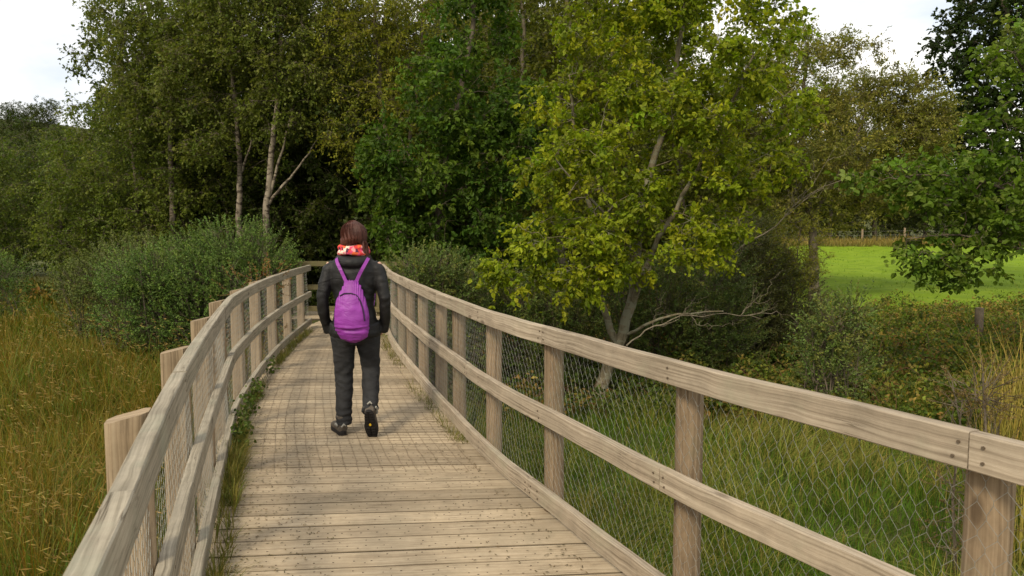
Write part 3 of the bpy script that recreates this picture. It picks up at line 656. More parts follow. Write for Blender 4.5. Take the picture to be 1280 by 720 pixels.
grow_tree('willow_tree', 'wide pale olive willow with fine twigs, left of the field', 'tree', b0,
          [([b0, at(1015, 280, d), at(1000, 200, d), at(1005, 120, d), at(1010, 50, d)], .17, .04), ([at(1015, 270, d), at(1060, 200, d), at(1085, 130, d)], .1, .02), ([at(1012, 260, d), at(960, 200, d), at(950, 120, d)], .1, .02)],
          blobs_px([(1040, 62, .8), (1085, 85, .85), (1125, 112, .9), (1160, 128, .8), (1150, 180, 1.2), (1005, 90, 1.3), (1075, 150, 1.3), (955, 120, 1.4), (1120, 195, 1.1), (1020, 180, 2), (930, 190, 1.5), (1135, 140, .75), (1090, 105, .7), (1160, 150, .7), (1000, 55, .7), (960, 250, 1.5), (1050, 240, 1.4), (1100, 240, .9), (960, 75, .8)], d), 1450,
          [(.13, .135, .045), (.10, .11, .035), (.17, .165, .055), (.085, .085, .03)], (.11, .045), 8, 10, .6, .15, 'dia', M_bark, gap=.3, wild=1.5, clump=.25)
d = 12.5; b0 = at(985, 400, d); b0[2] = gz(b0[0], b0[1])
grow_tree('willow_sapling', 'low yellowish sapling in front of the willow, beside the field edge', 'tree', b0,
          [([b0, at(990, 350, d), at(1000, 290, d)], .03, .008), ([b0, at(965, 350, d), at(950, 300, d)], .025, .008)],
          blobs_px([(1000, 300, .45), (985, 340, .5), (960, 320, .4), (1010, 330, .35)], d), 170, [(.15, .15, .03), (.11, .12, .028)], (.05, .018), 6, 9, .25, .05, 'dia', M_bark)
LIFT[0] = 1.05
# --- dark tree top right
d = 24; b0 = at(1345, 300, d); b0[2] = gz(b0[0], b0[1])
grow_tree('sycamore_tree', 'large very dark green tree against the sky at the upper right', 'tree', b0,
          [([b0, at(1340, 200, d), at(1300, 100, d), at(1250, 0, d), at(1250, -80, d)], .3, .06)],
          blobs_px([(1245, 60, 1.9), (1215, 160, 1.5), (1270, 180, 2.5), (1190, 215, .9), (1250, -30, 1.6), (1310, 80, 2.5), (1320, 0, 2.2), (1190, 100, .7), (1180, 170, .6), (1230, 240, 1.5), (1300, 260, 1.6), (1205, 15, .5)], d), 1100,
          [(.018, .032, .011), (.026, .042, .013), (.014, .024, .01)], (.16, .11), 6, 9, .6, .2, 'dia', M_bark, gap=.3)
# --- near leafy tree reaching in from the right
d = 8.4; b0 = np.array([7.7, 8.9, gz(7.7, 8.9) - .1])
grow_tree('whitebeam_tree', 'bright green broad-leaved tree reaching in from the right edge over the field', 'tree', b0,
          [([b0, (7.7, 8.8, .6), (7.6, 8.6, 1.8), (7.5, 8.5, 3.2), (7.4, 8.4, 5)], .1, .03), ([(7.6, 8.7, 1.0), at(1240, 300, d), at(1180, 290, d), at(1130, 300, d)], .035, .006),
           ([(7.6, 8.65, 1.5), at(1250, 230, d), at(1180, 215, d), at(1105, 225, d)], .04, .006), ([(7.5, 8.6, 2.5), at(1300, 120, d), at(1265, 60, d)], .03, .008)],
          blobs_px([(1255, 210, .5, 0, .55), (1190, 212, .45, 0, .5), (1130, 222, .4, .1, .5), (1085, 220, .22, 0, .6), (1262, 85, .33), (1240, 250, .5, 0, .6), (1155, 245, .35, 0, .6), (1210, 300, .42, 0, .7), (1160, 305, .3, 0, .8), (1255, 290, .35, 0, .7), (1215, 335, .3, 0, .8),
                    (1350, 180, .6), (1350, 60, .6), (1270, 55, .3), (1360, 300, .5), (1250, 150, .3), (1190, 335, .3, 0, .8), (1150, 325, .25)], d), 400,
          [(.07, .12, .02), (.10, .155, .03), (.05, .09, .018), (.16, .20, .09)], (.078, .058), 4, 8, .27, .2, 'hex', M_bark, weights=[4, 4, 3, .8], upn=.55, thin=.006)
LIFT[0] = 1.35
# --- birches and bushes on the left
def birch(px, d, lean, lab, blobs, n=750, extra=None, cols=None, r=.12, name='birch_tree', gap=.45):
    b0 = at(px, 300, d); b0[2] = gz(b0[0], b0[1])
    st = [([b0] + [at(x, y_, d) for x, y_ in lean], r, .03)] + [([at(x, y_, d) for x, y_ in e], .05, .015) for e in (extra or [])]
    return grow_tree(name, lab, 'tree', b0, st, blobs_px(blobs, d), n, cols or [(.070, .090, .024), (.055, .074, .02), (.098, .115, .034)], (.085, .055), 7, 9, .55, .45, 'dia', M_birch if name == 'birch_tree' else M_bark, gap=gap, thin=.008, clump=.3)
birch(331, 18.5, [(333, 262), (338, 210), (344, 150), (350, 90), (352, 20), (355, -60)], 'birch with pale trunk leaning right, nearest the dark path opening', [(360, 40, 1.5), (395, 90, 1.3), (345, 130, .9), (310, 0, 1.4), (400, 20, 1.2), (370, -40, 1.8), (330, 70, 1.2), (410, 130, .8), (270, 20, .9)], 900,
      [[(334, 258), (350, 200), (362, 150), (372, 120)], [(336, 255), (360, 225), (385, 195), (398, 170)]], None, .13)
birch(297, 20, [(299, 262), (300, 200), (296, 150), (290, 100), (285, 40), (280, -50)], 'birch with straight pale trunk in the middle of the left wood', [(285, 40, 1.6), (255, 90, 1.4), (310, 120, 1.0), (270, 160, 1.2), (240, 20, 1.2), (300, -40, 1.6), (310, 180, .9)], 850,
      [[(298, 230), (310, 190), (318, 160)]])
birch(215, 21, [(215, 240), (212, 150), (205, 80), (180, 20), (160, -50)], 'tall wispy birch with sparse open top against the sky at upper left', [(150, 30, 1.1), (130, 75, .6), (190, 60, 1.4), (200, -10, 1.5), (220, 120, 1.6), (170, 120, 1.2), (120, -20, 1.0), (105, 75, .4), (235, 60, 1)], 650,
      [[(212, 160), (170, 90), (135, 40)]], None, .12, gap=.8)
birch(170, 22, [(170, 240), (165, 180), (160, 130)], 'broad olive bushy tree reaching to the ground at the left', [(150, 210, 2.0), (110, 250, 1.5), (200, 230, 2.0), (210, 150, 1.6), (130, 150, 1.3), (250, 210, 1.6), (180, 290, 2.1), (100, 300, 1.4), (240, 280, 1.7)], 1300, None,
      [(.068, .092, .022), (.052, .074, .018), (.092, .112, .03)], .12, 'willow_tree', .2)
birch(75, 27, [(75, 250), (78, 200)], 'rounded grey-green bushy tree at the left edge behind the marsh', [(70, 235, 2.0), (30, 250, 2.0), (90, 180, 1.3), (-20, 230, 2.4), (50, 290, 1.8), (0, 295, 1.8), (20, 200, 1.5)], 900, None,
      [(.055, .08, .022), (.044, .066, .018), (.08, .10, .028)], .12, 'willow_tree', .2)

# generic woodland trees further back: one built, the rest copied with their parts
def generic(name, label, cat, group, h, cols, n, leaf, seedloc, wide=1.0):
    x, y_ = seedloc; z = gz(x, y_); b0 = np.array([x, y_, z]); bl = []
    for k in range(13):
        f_ = (k + .5) / 13; r = h * .2 * wide * (1.15 - abs(f_ - .45)); a = rng.uniform(0, 6.28); q = h * .2 * wide * rng.uniform(.1, 1)
        bl.append((x + math.cos(a) * q, y_ + math.sin(a) * q, z + h * (.1 + .85 * f_), r, r, r * .8))
    return grow_tree(name, label, cat, b0, [([b0, b0 + (.1, 0, h * .3), b0 + (-.15, .1, h * .6), b0 + (.1, 0, h * .92)], h * .016, .03)], bl, n, cols, leaf, 7, 9, h * .055, .25, 'dia', M_bark, group=group, gap=.35, thin=.012)
def copy_thing(root, loc, rz, s, label=None, group=None):
    r = root.copy(); COL.objects.link(r); r.location = loc; r.rotation_euler = (0, 0, rz); r.scale = (s, s, s * random.uniform(.9, 1.1))
    if label: r['label'] = label
    if group: r['group'] = group
    for c in root.children:
        k = c.copy(); COL.objects.link(k); k.parent = r
    return r
random.seed(21)
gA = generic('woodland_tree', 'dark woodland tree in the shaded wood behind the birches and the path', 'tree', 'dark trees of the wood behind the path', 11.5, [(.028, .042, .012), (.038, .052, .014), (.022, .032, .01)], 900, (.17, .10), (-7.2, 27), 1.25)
gB = generic('woodland_tree', 'olive woodland tree in the second row behind the middle trees', 'tree', 'olive trees behind the middle trees', 12, [(.07, .084, .02), (.095, .105, .026), (.052, .064, .016)], 800, (.16, .08), (.8, 26), 1.2)
ORD = ['leftmost', 'second from the left', 'third from the left', 'fourth from the left', 'fifth from the left', 'sixth from the left', 'seventh from the left', 'eighth from the left', 'ninth from the left', 'tenth from the left', 'eleventh from the left', 'twelfth from the left', 'thirteenth from the left']
def family(src, spots, dz, lab, group, first=None):
    """copies of a tree with its parts, labelled in the order in which their trunks stand from left to right"""
    al = ([first] if first else []) + [copy_thing(src, (x, y_, gz(x, y_) - dz), random.uniform(0, 6.28), s_) for x, y_, s_ in spots]
    al.sort(key=lambda o: o.location.x / o.location.y)
    for k, o in enumerate(al): o['label'] = lab % (ORD[k] if k < len(al) - 1 else 'rightmost'); o['group'] = group
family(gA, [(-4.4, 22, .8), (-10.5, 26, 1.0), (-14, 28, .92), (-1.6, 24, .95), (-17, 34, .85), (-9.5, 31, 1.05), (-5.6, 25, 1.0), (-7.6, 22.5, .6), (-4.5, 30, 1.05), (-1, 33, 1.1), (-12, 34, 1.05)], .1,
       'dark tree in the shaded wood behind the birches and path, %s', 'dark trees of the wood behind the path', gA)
family(gB, [(3.4, 28, .95), (6.2, 31, .85), (8.8, 34, .72), (10, 30, .55), (-2, 30, 1.1), (3.2, 22, .75), (7, 25, .55), (5.1, 20.5, .8), (4.6, 26, .95), (24.5, 62.5, 1.3), (29.5, 63.5, 1.22), (34, 64, 1.12)], .1, 'olive tree standing behind the middle trees and willow, %s', 'olive trees behind the middle trees', gB)
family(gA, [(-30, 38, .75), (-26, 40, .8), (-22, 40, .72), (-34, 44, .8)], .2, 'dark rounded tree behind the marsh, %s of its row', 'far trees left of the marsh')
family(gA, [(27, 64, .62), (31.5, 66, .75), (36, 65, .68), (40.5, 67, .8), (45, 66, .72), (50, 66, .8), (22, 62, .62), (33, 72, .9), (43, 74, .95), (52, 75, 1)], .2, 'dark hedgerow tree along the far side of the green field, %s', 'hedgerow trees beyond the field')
p = at(8, 95, 90); gC = copy_thing(gA, (p[0], 90, gz(p[0], 90)), 1, 1.0, 'single dark round-topped tree on the hillside at the far upper left'); del gC['group']
hs = []
for px, d_ in ((14, 104), (34, 108), (55, 112), (78, 120), (95, 124), (24, 132), (46, 138), (68, 145)):
    x = (px - 640) / 850 * d_; hs.append((x, d_, .62))
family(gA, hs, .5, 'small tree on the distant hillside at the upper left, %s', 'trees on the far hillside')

LIFT[0] = 1.15
# ---------------------------------------------------------------- gorse bushes
def gorse(label, blobs, n, cols, group='gorse bushes', spr=.27, need=.05, name='gorse_bush', wn=.017, up=.35, per=22):
    base = np.array([np.mean([b[0] for b in blobs]), np.mean([b[1] for b in blobs]), 0]); base[2] = gz(base[0], base[1])
    blobs = list(blobs) + [(b[0], b[1], (b[2] + gz(b[0], b[1])) / 2 + .05, b[3] * .95, b[4] * .95, max(.2, (b[2] - gz(b[0], b[1])) * .6)) for b in blobs]
    n = int(n * 1.45); P = blob_points(blobs, n, .6); gzv = terrain(P[:, 0], P[:, 1]); P = P[P[:, 2] > gzv + .05]; n = len(P)
    B = np.array(blobs); ctr = B[np.argmin(np.linalg.norm((P[:, None] - B[None, :, :3]) / B[None, :, 3:6], axis=2), 1), :3]
    D = unit(unit(P - ctr) * .6 + rvec(n) * .35 + np.array([0, 0, up])); L_ = spr * rng.uniform(.6, 1.25, n)
    root = empty(name, tuple(base), 0, label, 'bush', group)
    st = MB(); Ax = unit(np.cross(D, rvec(n))); Bx = np.cross(D, Ax); r_ = .004; Q = P - base - D * .1
    V = np.stack([Q + Ax * r_, Q - .5 * Ax * r_ + .87 * Bx * r_, Q - .5 * Ax * r_ - .87 * Bx * r_, P - base + D * L_[:, None]], 1); b = np.arange(n)[:, None] * 4
    st.add(V.reshape(-1, 3), np.concatenate([b + np.array([0, 1, 3]), b + np.array([1, 2, 3]), b + np.array([2, 0, 3])]))
    blobs_ = blobs
    for k in range(0, n, 45):      # woody stems from the ground
        s0 = np.array([ctr[k, 0], ctr[k, 1], gz(ctr[k, 0], ctr[k, 1])]) + rng.normal(0, .12, 3) * (1, 1, 0); tube(st, np.array([s0, s0 * .5 + P[k] * .5 + rng.normal(0, .05, 3), P[k]]) - base, [.014, .01, .004], 4, cap=False)
    m = n * per; f_ = rng.uniform(0, 1, m); pp = np.repeat(P, per, 0) + np.repeat(D * L_[:, None], per, 0) * f_[:, None]; dd = unit(np.repeat(D, per, 0) * .75 + rvec(m) * .75)
    C = np.repeat(pal(n, cols, .2), per, 0) * .65 + pal(m, cols, .15) * .35
    lm = MB(); add_leaves(lm, pp - base, dd, rvec(m), need * rng.uniform(.6, 1.2, m) * (1.1 - .4 * f_), wn, C, 'dia')
    st.build('stem', M_bark, root); lm.build('foliage', M_needle, root); return root
GC = [(.062, .11, .036), (.08, .135, .042), (.046, .085, .03), (.10, .15, .04)]
GD = [(.06, .095, .034), (.08, .12, .04), (.046, .075, .028), (.11, .12, .04)]
gorse('tall dense gorse bush nearest the pale birch trunks, left of the far railing', blobs_px([(290, 318, .72), (245, 325, .6), (325, 322, .6), (345, 340, .4), (270, 335, .65), (310, 345, .6)], 13), 3000, GC)
gorse('low wide gorse bush spreading beside the left railing, in front of the taller one', blobs_px([(200, 345, .55), (250, 350, .55), (160, 350, .5), (225, 360, .45), (285, 352, .45), (185, 360, .4)], 12.4), 2600, GC)
gorse('pale green gorse bush fading into the marsh at the far left of the clump', blobs_px([(125, 345, .5), (150, 335, .55), (100, 355, .45), (190, 330, .6)], 13.5), 1300, [(.075, .10, .038), (.09, .115, .042)])
gorse('small gorse bush behind the marsh grass at the left edge', blobs_px([(8, 345, .45), (-20, 340, .6)], 17), 500, GC)
gorse('gorse bush hugging the right railing, just right of the walker', blobs_px([(545, 350, .45), (575, 358, .4), (520, 345, .4)], 10.3), 1300, GD)
gorse('bluish gorse bush behind the forked trunk', blobs_px([(830, 375, .8), (880, 350, .75), (780, 370, .6), (850, 420, .7), (900, 400, .7)], 11.5), 2600, GD)
gorse('dark gorse bush between railing and forked trunk', blobs_px([(690, 380, .5), (650, 375, .5), (720, 400, .45), (610, 365, .4)], 11.2), 1500, GD)
gorse('dark gorse bush in front of the brambles, right of the forked trunk', blobs_px([(1045, 405, .3), (1030, 430, .3), (1065, 390, .2)], 8.6), 500, GD)
gorse('grey-green gorse bush under the yellowish sapling', blobs_px([(940, 345, .7), (985, 370, .6), (930, 300, .5), (950, 400, .5)], 12.5), 2000, [(.06, .07, .03), (.05, .06, .03), (.075, .08, .03)])
gorse('small dead brown shrub at the corner of the near right railing', blobs_px([(1218, 485, .22), (1205, 500, .15), (1235, 500, .16)], 4.6), 150, [(.10, .07, .04), (.07, .05, .03)], 'shrub beside the near railing', .16, .03, 'dead_shrub', .006)
gorse('rust brown fern clump behind the left railing, under the gorse', blobs_px([(310, 362, .28), (330, 350, .25), (285, 378, .2)], 8.9), 110, [(.13, .075, .03), (.10, .06, .03)], 'fern clump by the left railing', .2, .04, 'dead_fern', .012)

# ---------------------------------------------------------------- brambles and undergrowth
def in_view(x, y, m=1.12): return (np.abs(x) < (y + .8) * .753 * m + .4)
def mound(x, y):
    return np.array([.35 + .45 * max(0, mnoise.noise(Vector((a * .55, b * .55, 3)))) + .35 * mnoise.noise(Vector((a * 1.7, b * 1.7, 9))) for a, b in zip(x, y)])
def brambles(name, n, xr_, yr_, hmul, cols, wts, leaf, cond, kind='stuff'):
    x = rng.uniform(*xr_, n * 3); y = rng.uniform(*yr_, n * 3); k = in_view(x, y) & cond(x, y); x, y = x[k][:n], y[k][:n]; n = len(x)
    h = mound(x, y) * hmul; z = terrain(x, y) + h * rng.uniform(.35, 1.05, n) ** .6; P = np.c_[x, y, z]
    pn = np.array([mnoise.noise(Vector((a * .9, b * .9, 5))) for a, b in zip(x, y)])
    C = pal(n, cols, .22, wts); C = np.where((pn > .12)[:, None] & (rng.random(n) < .42)[:, None], pal(n, [(.13, .085, .035), (.10, .07, .03), (.17, .13, .05)], .2), C)
    lm = MB(); 
    for q in range(3):
        off = rvec(n) * .05; D = unit(off + rvec(n) * .02); add_leaves(lm, P + off * .6, D, rvec(n) * .5 + np.array([0, -.25, .8]), leaf * rng.uniform(.6, 1.2, n), leaf * .7 * rng.uniform(.7, 1.2, n), C * (1 + rng.normal(0, .12, (n, 1))), 'hex')
    # arching stems
    for q in range(260):
        i = rng.integers(n); s0 = P[i] - (0, 0, .3); dr = np.append(rng.normal(0, 1, 2), 0); dr = unit(dr) * rng.uniform(.3, .8); u = np.linspace(0, 1, 6)[:, None]
        Q = s0 + dr * u + np.array([0, 0, 1.]) * (np.sin(u * 2.6) * rng.uniform(.35, .55)); tube(lm, Q, .004, 3, (.16, .09, .05), cap=False)
    o = lm.build(name, M_leaf); tag(o, kind=kind); return o
brambles('bramble_undergrowth', 26000, (2.5, 15), (7.6, 17), 1.15, [(.055, .085, .02), (.08, .105, .022), (.13, .13, .04), (.04, .06, .018), (.16, .12, .05)], [4, 4, 3, 2, 2], .06, lambda x, y: (y > 7.6 + .25 * np.maximum(0, 6 - x)) & (x > 1.2 + .1 * y))
brambles('woodland_undergrowth', 16000, (-24, 16), (13.5, 24), 1.3, [(.03, .045, .014), (.042, .06, .016), (.024, .035, .011)], None, .12, lambda x, y: ((x > -3.0) | (x < -5.6) | (y > 15.5)) & ((x < 4) | (y > 40)) & ((x > -4) | (y > 20)))
brambles('thicket_under_rail', 5000, (-2, 5), (8.5, 14), .9, [(.03, .05, .015), (.045, .065, .018), (.06, .08, .02)], None, .07, lambda x, y: x > RC.x_at(y) + 1.0 + 0 * y)

LIFT[0] = .85
# ---------------------------------------------------------------- grass
def grass(name, n, xr_, d0, d1, hgt, wid, cond, colf, side=0, curl=.6, seg=4, parent=None, clump=.35, zf=terrain, upright=.9, kind='stuff', minw=0.0):
    m = int(n * 3); d_ = d0 * (d1 / d0) ** rng.random(m); x = rng.uniform(-1, 1, m) * (d_ * .86 + .7); 
    if xr_ is not None: x = rng.uniform(*xr_, m)
    k = cond(x, d_); x, y = x[k][:n], d_[k][:n]; n = len(x)
    cell = clump; cx = (np.floor(x / cell) + .5) * cell; cyy = (np.floor(y / cell) + .5) * cell; hsh = np.sin(cx * 91.7 + cyy * 47.3) * 43758.5; hsh -= np.floor(hsh)
    cx += (hsh - .5) * cell; away = np.stack([x - cx, y - cyy, 0 * x], 1) / cell; 
    big = np.array([mnoise.noise(Vector((a * .5, b * .5, 1))) for a, b in zip(x, y)]); wind = np.stack([.35 + big * .8, -.15 + big * .3, 0 * x], 1)
    lean = away * .9 + wind * .45 + rng.normal(0, .28, (n, 3)) * (1, 1, 0)
    h = hgt * rng.uniform(.5, 1.15, n) * (1 + .45 * big) * (.62 + .6 * hsh); w_ = np.maximum(wid * rng.uniform(.6, 1.3, n), y * minw)
    base = np.c_[x, y, zf(x, y) - .02]; t = np.linspace(0, 1, seg + 1); V = []
    S_ = unit(np.cross(lean, (0, 0, 1.)) + rng.normal(0, .5, (n, 3)) * (1, 1, 0)); cu = curl * rng.uniform(.3, 1.5, n)
    for q in t:
        c = base + np.array([0, 0, 1.]) * (h * (q * upright - .32 * cu * q ** 3))[:, None] + lean * (h * (.25 * q + cu * .55 * q * q))[:, None]
        ww = (w_ * (1 - q ** 1.6) * .5 + w_ * .04)[:, None]
        V += [c - S_ * ww, c + S_ * ww]
    V = np.stack(V, 1); b = np.arange(n)[:, None] * (2 * (seg + 1)); F = np.concatenate([b + np.array([2 * q, 2 * q + 1, 2 * q + 3, 2 * q + 2]) for q in range(seg)])
    C = colf(n, x, y, t, hsh, big); C = np.repeat(C, 2, axis=1)   # n, seg+1, 3
    mb = MB(); mb.add(V.reshape(-1, 3), F, C.reshape(-1, 3).clip(.004, 1)); return mb
def two_tone(root_cols, tip_cols, amt=1.0):
    def f(n, x, y, t, hsh, big):
        a = pal(n, root_cols, .2)[:, None]; b = pal(n, tip_cols, .2)[:, None]; k = (t ** 1.3)[None, :, None] * amt; return a * (1 - k) + b * k
    return f
def marsh_cols(n, x, y, t, hsh, big):
    g = pal(n, [(.07, .125, .018), (.095, .15, .022), (.055, .095, .016)], .2)[:, None]
    o_ = pal(n, [(.18, .105, .016), (.155, .11, .018), (.12, .115, .02), (.22, .15, .035)], .2)[:, None]
    far = sst(4.2, 8.5, y + 2.0 * big + 1.5 * (x < -2.5)); pn = np.array([mnoise.noise(Vector((a * 1.3, b * 1.3, 4))) for a, b in zip(x, y)])
    pick = (rng.random(n) < np.clip(.10 + .62 * far + 1.1 * pn + .35 * (hsh - .5), 0, .93))[:, None, None]
    k = (np.clip(t * 1.5 - .25, 0, 1))[None, :, None]
    return np.where(pick, g * (1 - k) + o_ * k, g * (1 - k * .3) + pal(n, [(.14, .17, .035)], .2)[:, None] * k * .3)
leftc = lambda x, y: (x < LC.x_at(np.minimum(y, 11.4)) - .22 - .0 * y) & in_view(x, y, 1.1)
mb = grass('g', 95000, None, 1.0, 30, .80, .0085, lambda x, y: leftc(x, y) & ((y < 13) | (x < -6.5)), marsh_cols, minw=.0013, clump=.45, curl=.75)
mb2 = grass('g', 14000, None, 1.2, 12, .95, .004, leftc, two_tone([(.12, .13, .03)], [(.24, .17, .05), (.18, .09, .025)]), curl=.8, minw=.0007, upright=.95)
for a in range(len(mb2.v)): mb.add(mb2.v[a], mb2.f[a], mb2.c[a])
# seed heads
n = 1500; d_ = 1.8 * (16 / 1.8) ** rng.random(n * 4); x = rng.uniform(-1, 0, n * 4) * (d_ * .86 + .7); k = leftc(x, d_); x, y = x[k][:n], d_[k][:n]; n = len(x)
z = terrain(x, y) + rng.uniform(.65, .98, n)
for q in range(4):
    Pq = np.c_[x, y, z] + rng.normal(0, .008, (n, 3)) + np.array([.022, 0, -.012]) * q; add_leaves(mb, Pq, rvec(n) * .5 + np.array([.8, 0, -.15]), rvec(n), .05, np.maximum(.006, y * .0012), pal(n, [(.22, .165, .07), (.17, .12, .05)], .15), 'dia')
tag(mb.build('marsh_grass', M_grass), kind='stuff')
# right-hand side under and beyond the railing
rightc = lambda x, y: (x > RC.x_at(np.minimum(y, 11.9)) + .2) & in_view(x, y, 1.1)
def right_cols(n, x, y, t, hsh, big):
    g = pal(n, [(.075, .145, .02), (.10, .175, .025), (.055, .11, .018)], .2)[:, None]; s_ = pal(n, [(.21, .19, .07), (.26, .22, .09), (.15, .15, .05)], .2)[:, None]
    pick = (rng.random(n) < np.clip(.30 + 1.0 * np.clip(big + (hsh - .5) * .6, -.3, 1) + .15 * (y > 4.5), 0, .85))[:, None, None]; k = np.clip(t * 1.4, 0, 1)[None, :, None]
    return np.where(pick, g * (1 - k) + s_ * k, g)
mb = grass('g', 60000, None, 1.6, 13, .5, .007, lambda x, y: rightc(x, y) & (y < 9.5 + .3 * x), right_cols, curl=.9, minw=.0011)
mb2 = grass('g', 9000, None, 3.0, 9.5, .85, .006, lambda x, y: rightc(x, y) & (np.sin(x * 2.1 + 1) * np.cos(y * 1.7) > .1), two_tone([(.13, .17, .04)], [(.27, .24, .10), (.2, .2, .07)]), curl=1.2, clump=.7, minw=.0009)
for a in range(len(mb2.v)): mb.add(mb2.v[a], mb2.f[a], mb2.c[a])
tag(mb.build('rough_grass', M_grass), kind='stuff')
mb = grass('g', 1300, (3.4, 8.2), 4.6, 8.2, 1.6, .011, lambda x, y: (x > .66 * y + .28) & (x < .8 * y + .9), two_tone([(.16, .17, .05)], [(.36, .26, .10), (.42, .32, .14)]), curl=.35, clump=.5)
tag(mb.build('straw_reeds', M_grass), kind='stuff')
mb = grass('g', 30000, None, 15, 58, .2, .02, lambda x, y: (x > 5.8) & (y > 16.6), two_tone([(.085, .17, .012)], [(.125, .22, .02)]), minw=.0012)
mb2 = grass('g', 9000, (9, 58), 54, 60, 1.0, .05, lambda x, y: x > 9, two_tone([(.12, .12, .04)], [(.27, .2, .09)]), minw=.0013)
for a in range(len(mb2.v)): mb.add(mb2.v[a], mb2.f[a], mb2.c[a])
tag(mb.build('pasture_grass', M_grass), kind='stuff')
# weeds along both edges of the deck
mb = None
for C, sg, y0, y1, n, hh in ((LC, 1, 2.6, 11.3, 5200, .26), (RC, -1, 5.0, 11, 1500, .2), (LC, -1, .5, 8, 2600, .9)):
    m_ = grass('g', n, (0, 1), y0, y1, hh, .0045, lambda x, y: np.sin(y * 3.1) + np.sin(y * 1.3 + 2) + rng.normal(0, .6, len(y)) > -.25, two_tone([(.08, .11, .025), (.11, .11, .04)], [(.25, .2, .09), (.12, .15, .04)]),
               curl=.9, zf=lambda x, y, s=sg: (0 * x - .03) if s == 1 or C is RC else 0 * x - .7)
    # x was 0..1: slide every blade sideways to the deck edge at its depth
    V = m_.v[0].reshape(-1, 10, 3); yb = V[:, :2, 1].mean(1); xb = V[:, :2, 0].mean(1); off = (xb - .5) * .12 + (sg * .035 if (C is LC and sg == 1) or C is RC else -.22)
    V[:, :, 0] += (C.x_at(yb) + off - xb)[:, None]; m_.v[0] = V.reshape(-1, 3)
    if mb is None: mb = m_
    else: mb.add(m_.v[0], m_.f[0], m_.c[0])
n = 420; yy = rng.choice([4.9, 5.3, 5.8, 6.4, 7.6], n) + rng.normal(0, .12, n); xx = LC.x_at(yy) + .05 + rng.normal(0, .04, n); add_leaves(mb, np.c_[xx, yy, rng.uniform(.0, .16, n)], rvec(n) + (0, 0, .5), rvec(n) + (0, 0, .6), .035, .028, pal(n, [(.045, .075, .018), (.06, .09, .02)], .2), 'hex')
tag(mb.build('edge_weeds', M_grass), kind='stuff')
# short fallen debris
mb = MB(); n = 3200; yy = rng.uniform(2.6, 11, n); e = rng.random(n) ** 2.6 * .55; left = rng.random(n) < .75; xx = np.where(left, LC.x_at(yy) + .06 + e, RC.x_at(yy) - .06 - e)
add_leaves(mb, np.c_[xx, yy, np.full(n, .006)], rvec(n) * (1, 1, .05), rvec(n) * .15 + (0, 0, 1), .022, .006, pal(n, [(.12, .085, .045), (.07, .055, .03), (.05, .045, .02)], .2), 'dia')
tag(mb.build('leaf_litter', M_grass), kind='stuff')

# ---------------------------------------------------------------- field fence
root = empty('field_fence', (13, 59.5, gz(13, 59.5)), 0, 'wire stock fence on thin posts along the far side of the green field', 'fence'); inv = Matrix.Translation(-root.location)
xs = [30.5, 34.2, 37.9, 41.2, 44.5, 22, 26.3, 48, 51.5, 18, 55]
for i, x in enumerate(xs): round_post((x, 59.4), .09, gz(x, 59.4) - .3, gz(x, 59.4) + 1.35, i).build('post', M_postL, root, True).data.transform(inv)
xs = sorted(xs); m_ = MB()
for h_ in (.4, .75, 1.1): tube(m_, [(x, 59.3, gz(x, 59.4) + h_) for x in xs], .006, 4, cap=False)
m_.build('wire', M_wire, root).data.transform(inv)
p = at(1225, 395, 13.0); o = round_post((0, 0), .075, -.6, .75, 55).build('fence_post', M_bark, None, True); o.location = (p[0], 13.0, gz(p[0], 13)); tag(o, 'dark weathered wooden post at the near edge of the field, under the leafy branch', 'post')

# ---------------------------------------------------------------- the walker
PX, PY, PR = -1.225, 5.27, R(5)
pr = empty('person', (PX, PY, 0), PR, 'person walking away, black hooded jacket, dark trousers, auburn hair, hands in pockets', 'person')
def fabric(name, c, rough=.75, spec=.3, sc=6, bump=.012, var=.25):
    m, t, b = mat(name, rough, spec); l = t.links.new; tcn = N(t, 'ShaderNodeTexCoord')
    mp = N(t, 'ShaderNodeMapping'); mp.inputs['Scale'].default_value = (1, 1, 2.0); l(tcn.outputs['Object'], mp.inputs[0])
    n = N(t, 'ShaderNodeTexNoise'); n.inputs['Scale'].default_value = sc; n.inputs['Detail'].default_value = 4; n.inputs['Distortion'].default_value = 1.2; l(mp.outputs[0], n.inputs[0])
    r = ramp(t, [(.3, tuple(x * (1 - var) for x in c)), (.7, tuple(x * (1 + var) for x in c))]); l(n.outputs[0], r.inputs[0]); l(r.outputs[0], b.inputs['Base Color'])
    bu = N(t, 'ShaderNodeBump'); bu.inputs['Strength'].default_value = .8; bu.inputs['Distance'].default_value = bump; l(n.outputs[0], bu.inputs['Height']); l(bu.outputs[0], b.inputs['Normal']); return m
M_skin = simple('skin', (.55, .33, .24), .5, .4); M_jacket = fabric('black_jacket', (.0115, .011, .011), .6, .3); M_trouser = fabric('dark_trousers', (.026, .026, .027), .85, .2, 9)
M_boot = simple('boot_leather', (.085, .07, .055), .7, .3, 0, (40, .35, .002)); M_bootg = simple('boot_panel', (.26, .25, .22), .8, .2); M_sole = simple('boot_sole', (.016, .014, .013), .8, .25); M_yel = simple('sole_mark', (.75, .48, .02), .6)
M_hair = fabric('auburn_hair', (.065, .017, .009), .62, .5, 5, .004, .35)
M_pack = fabric('purple_nylon', (.24, .032, .29), .5, .4, 7, .012, .12); M_zip = simple('zip', (.03, .008, .04), .6)
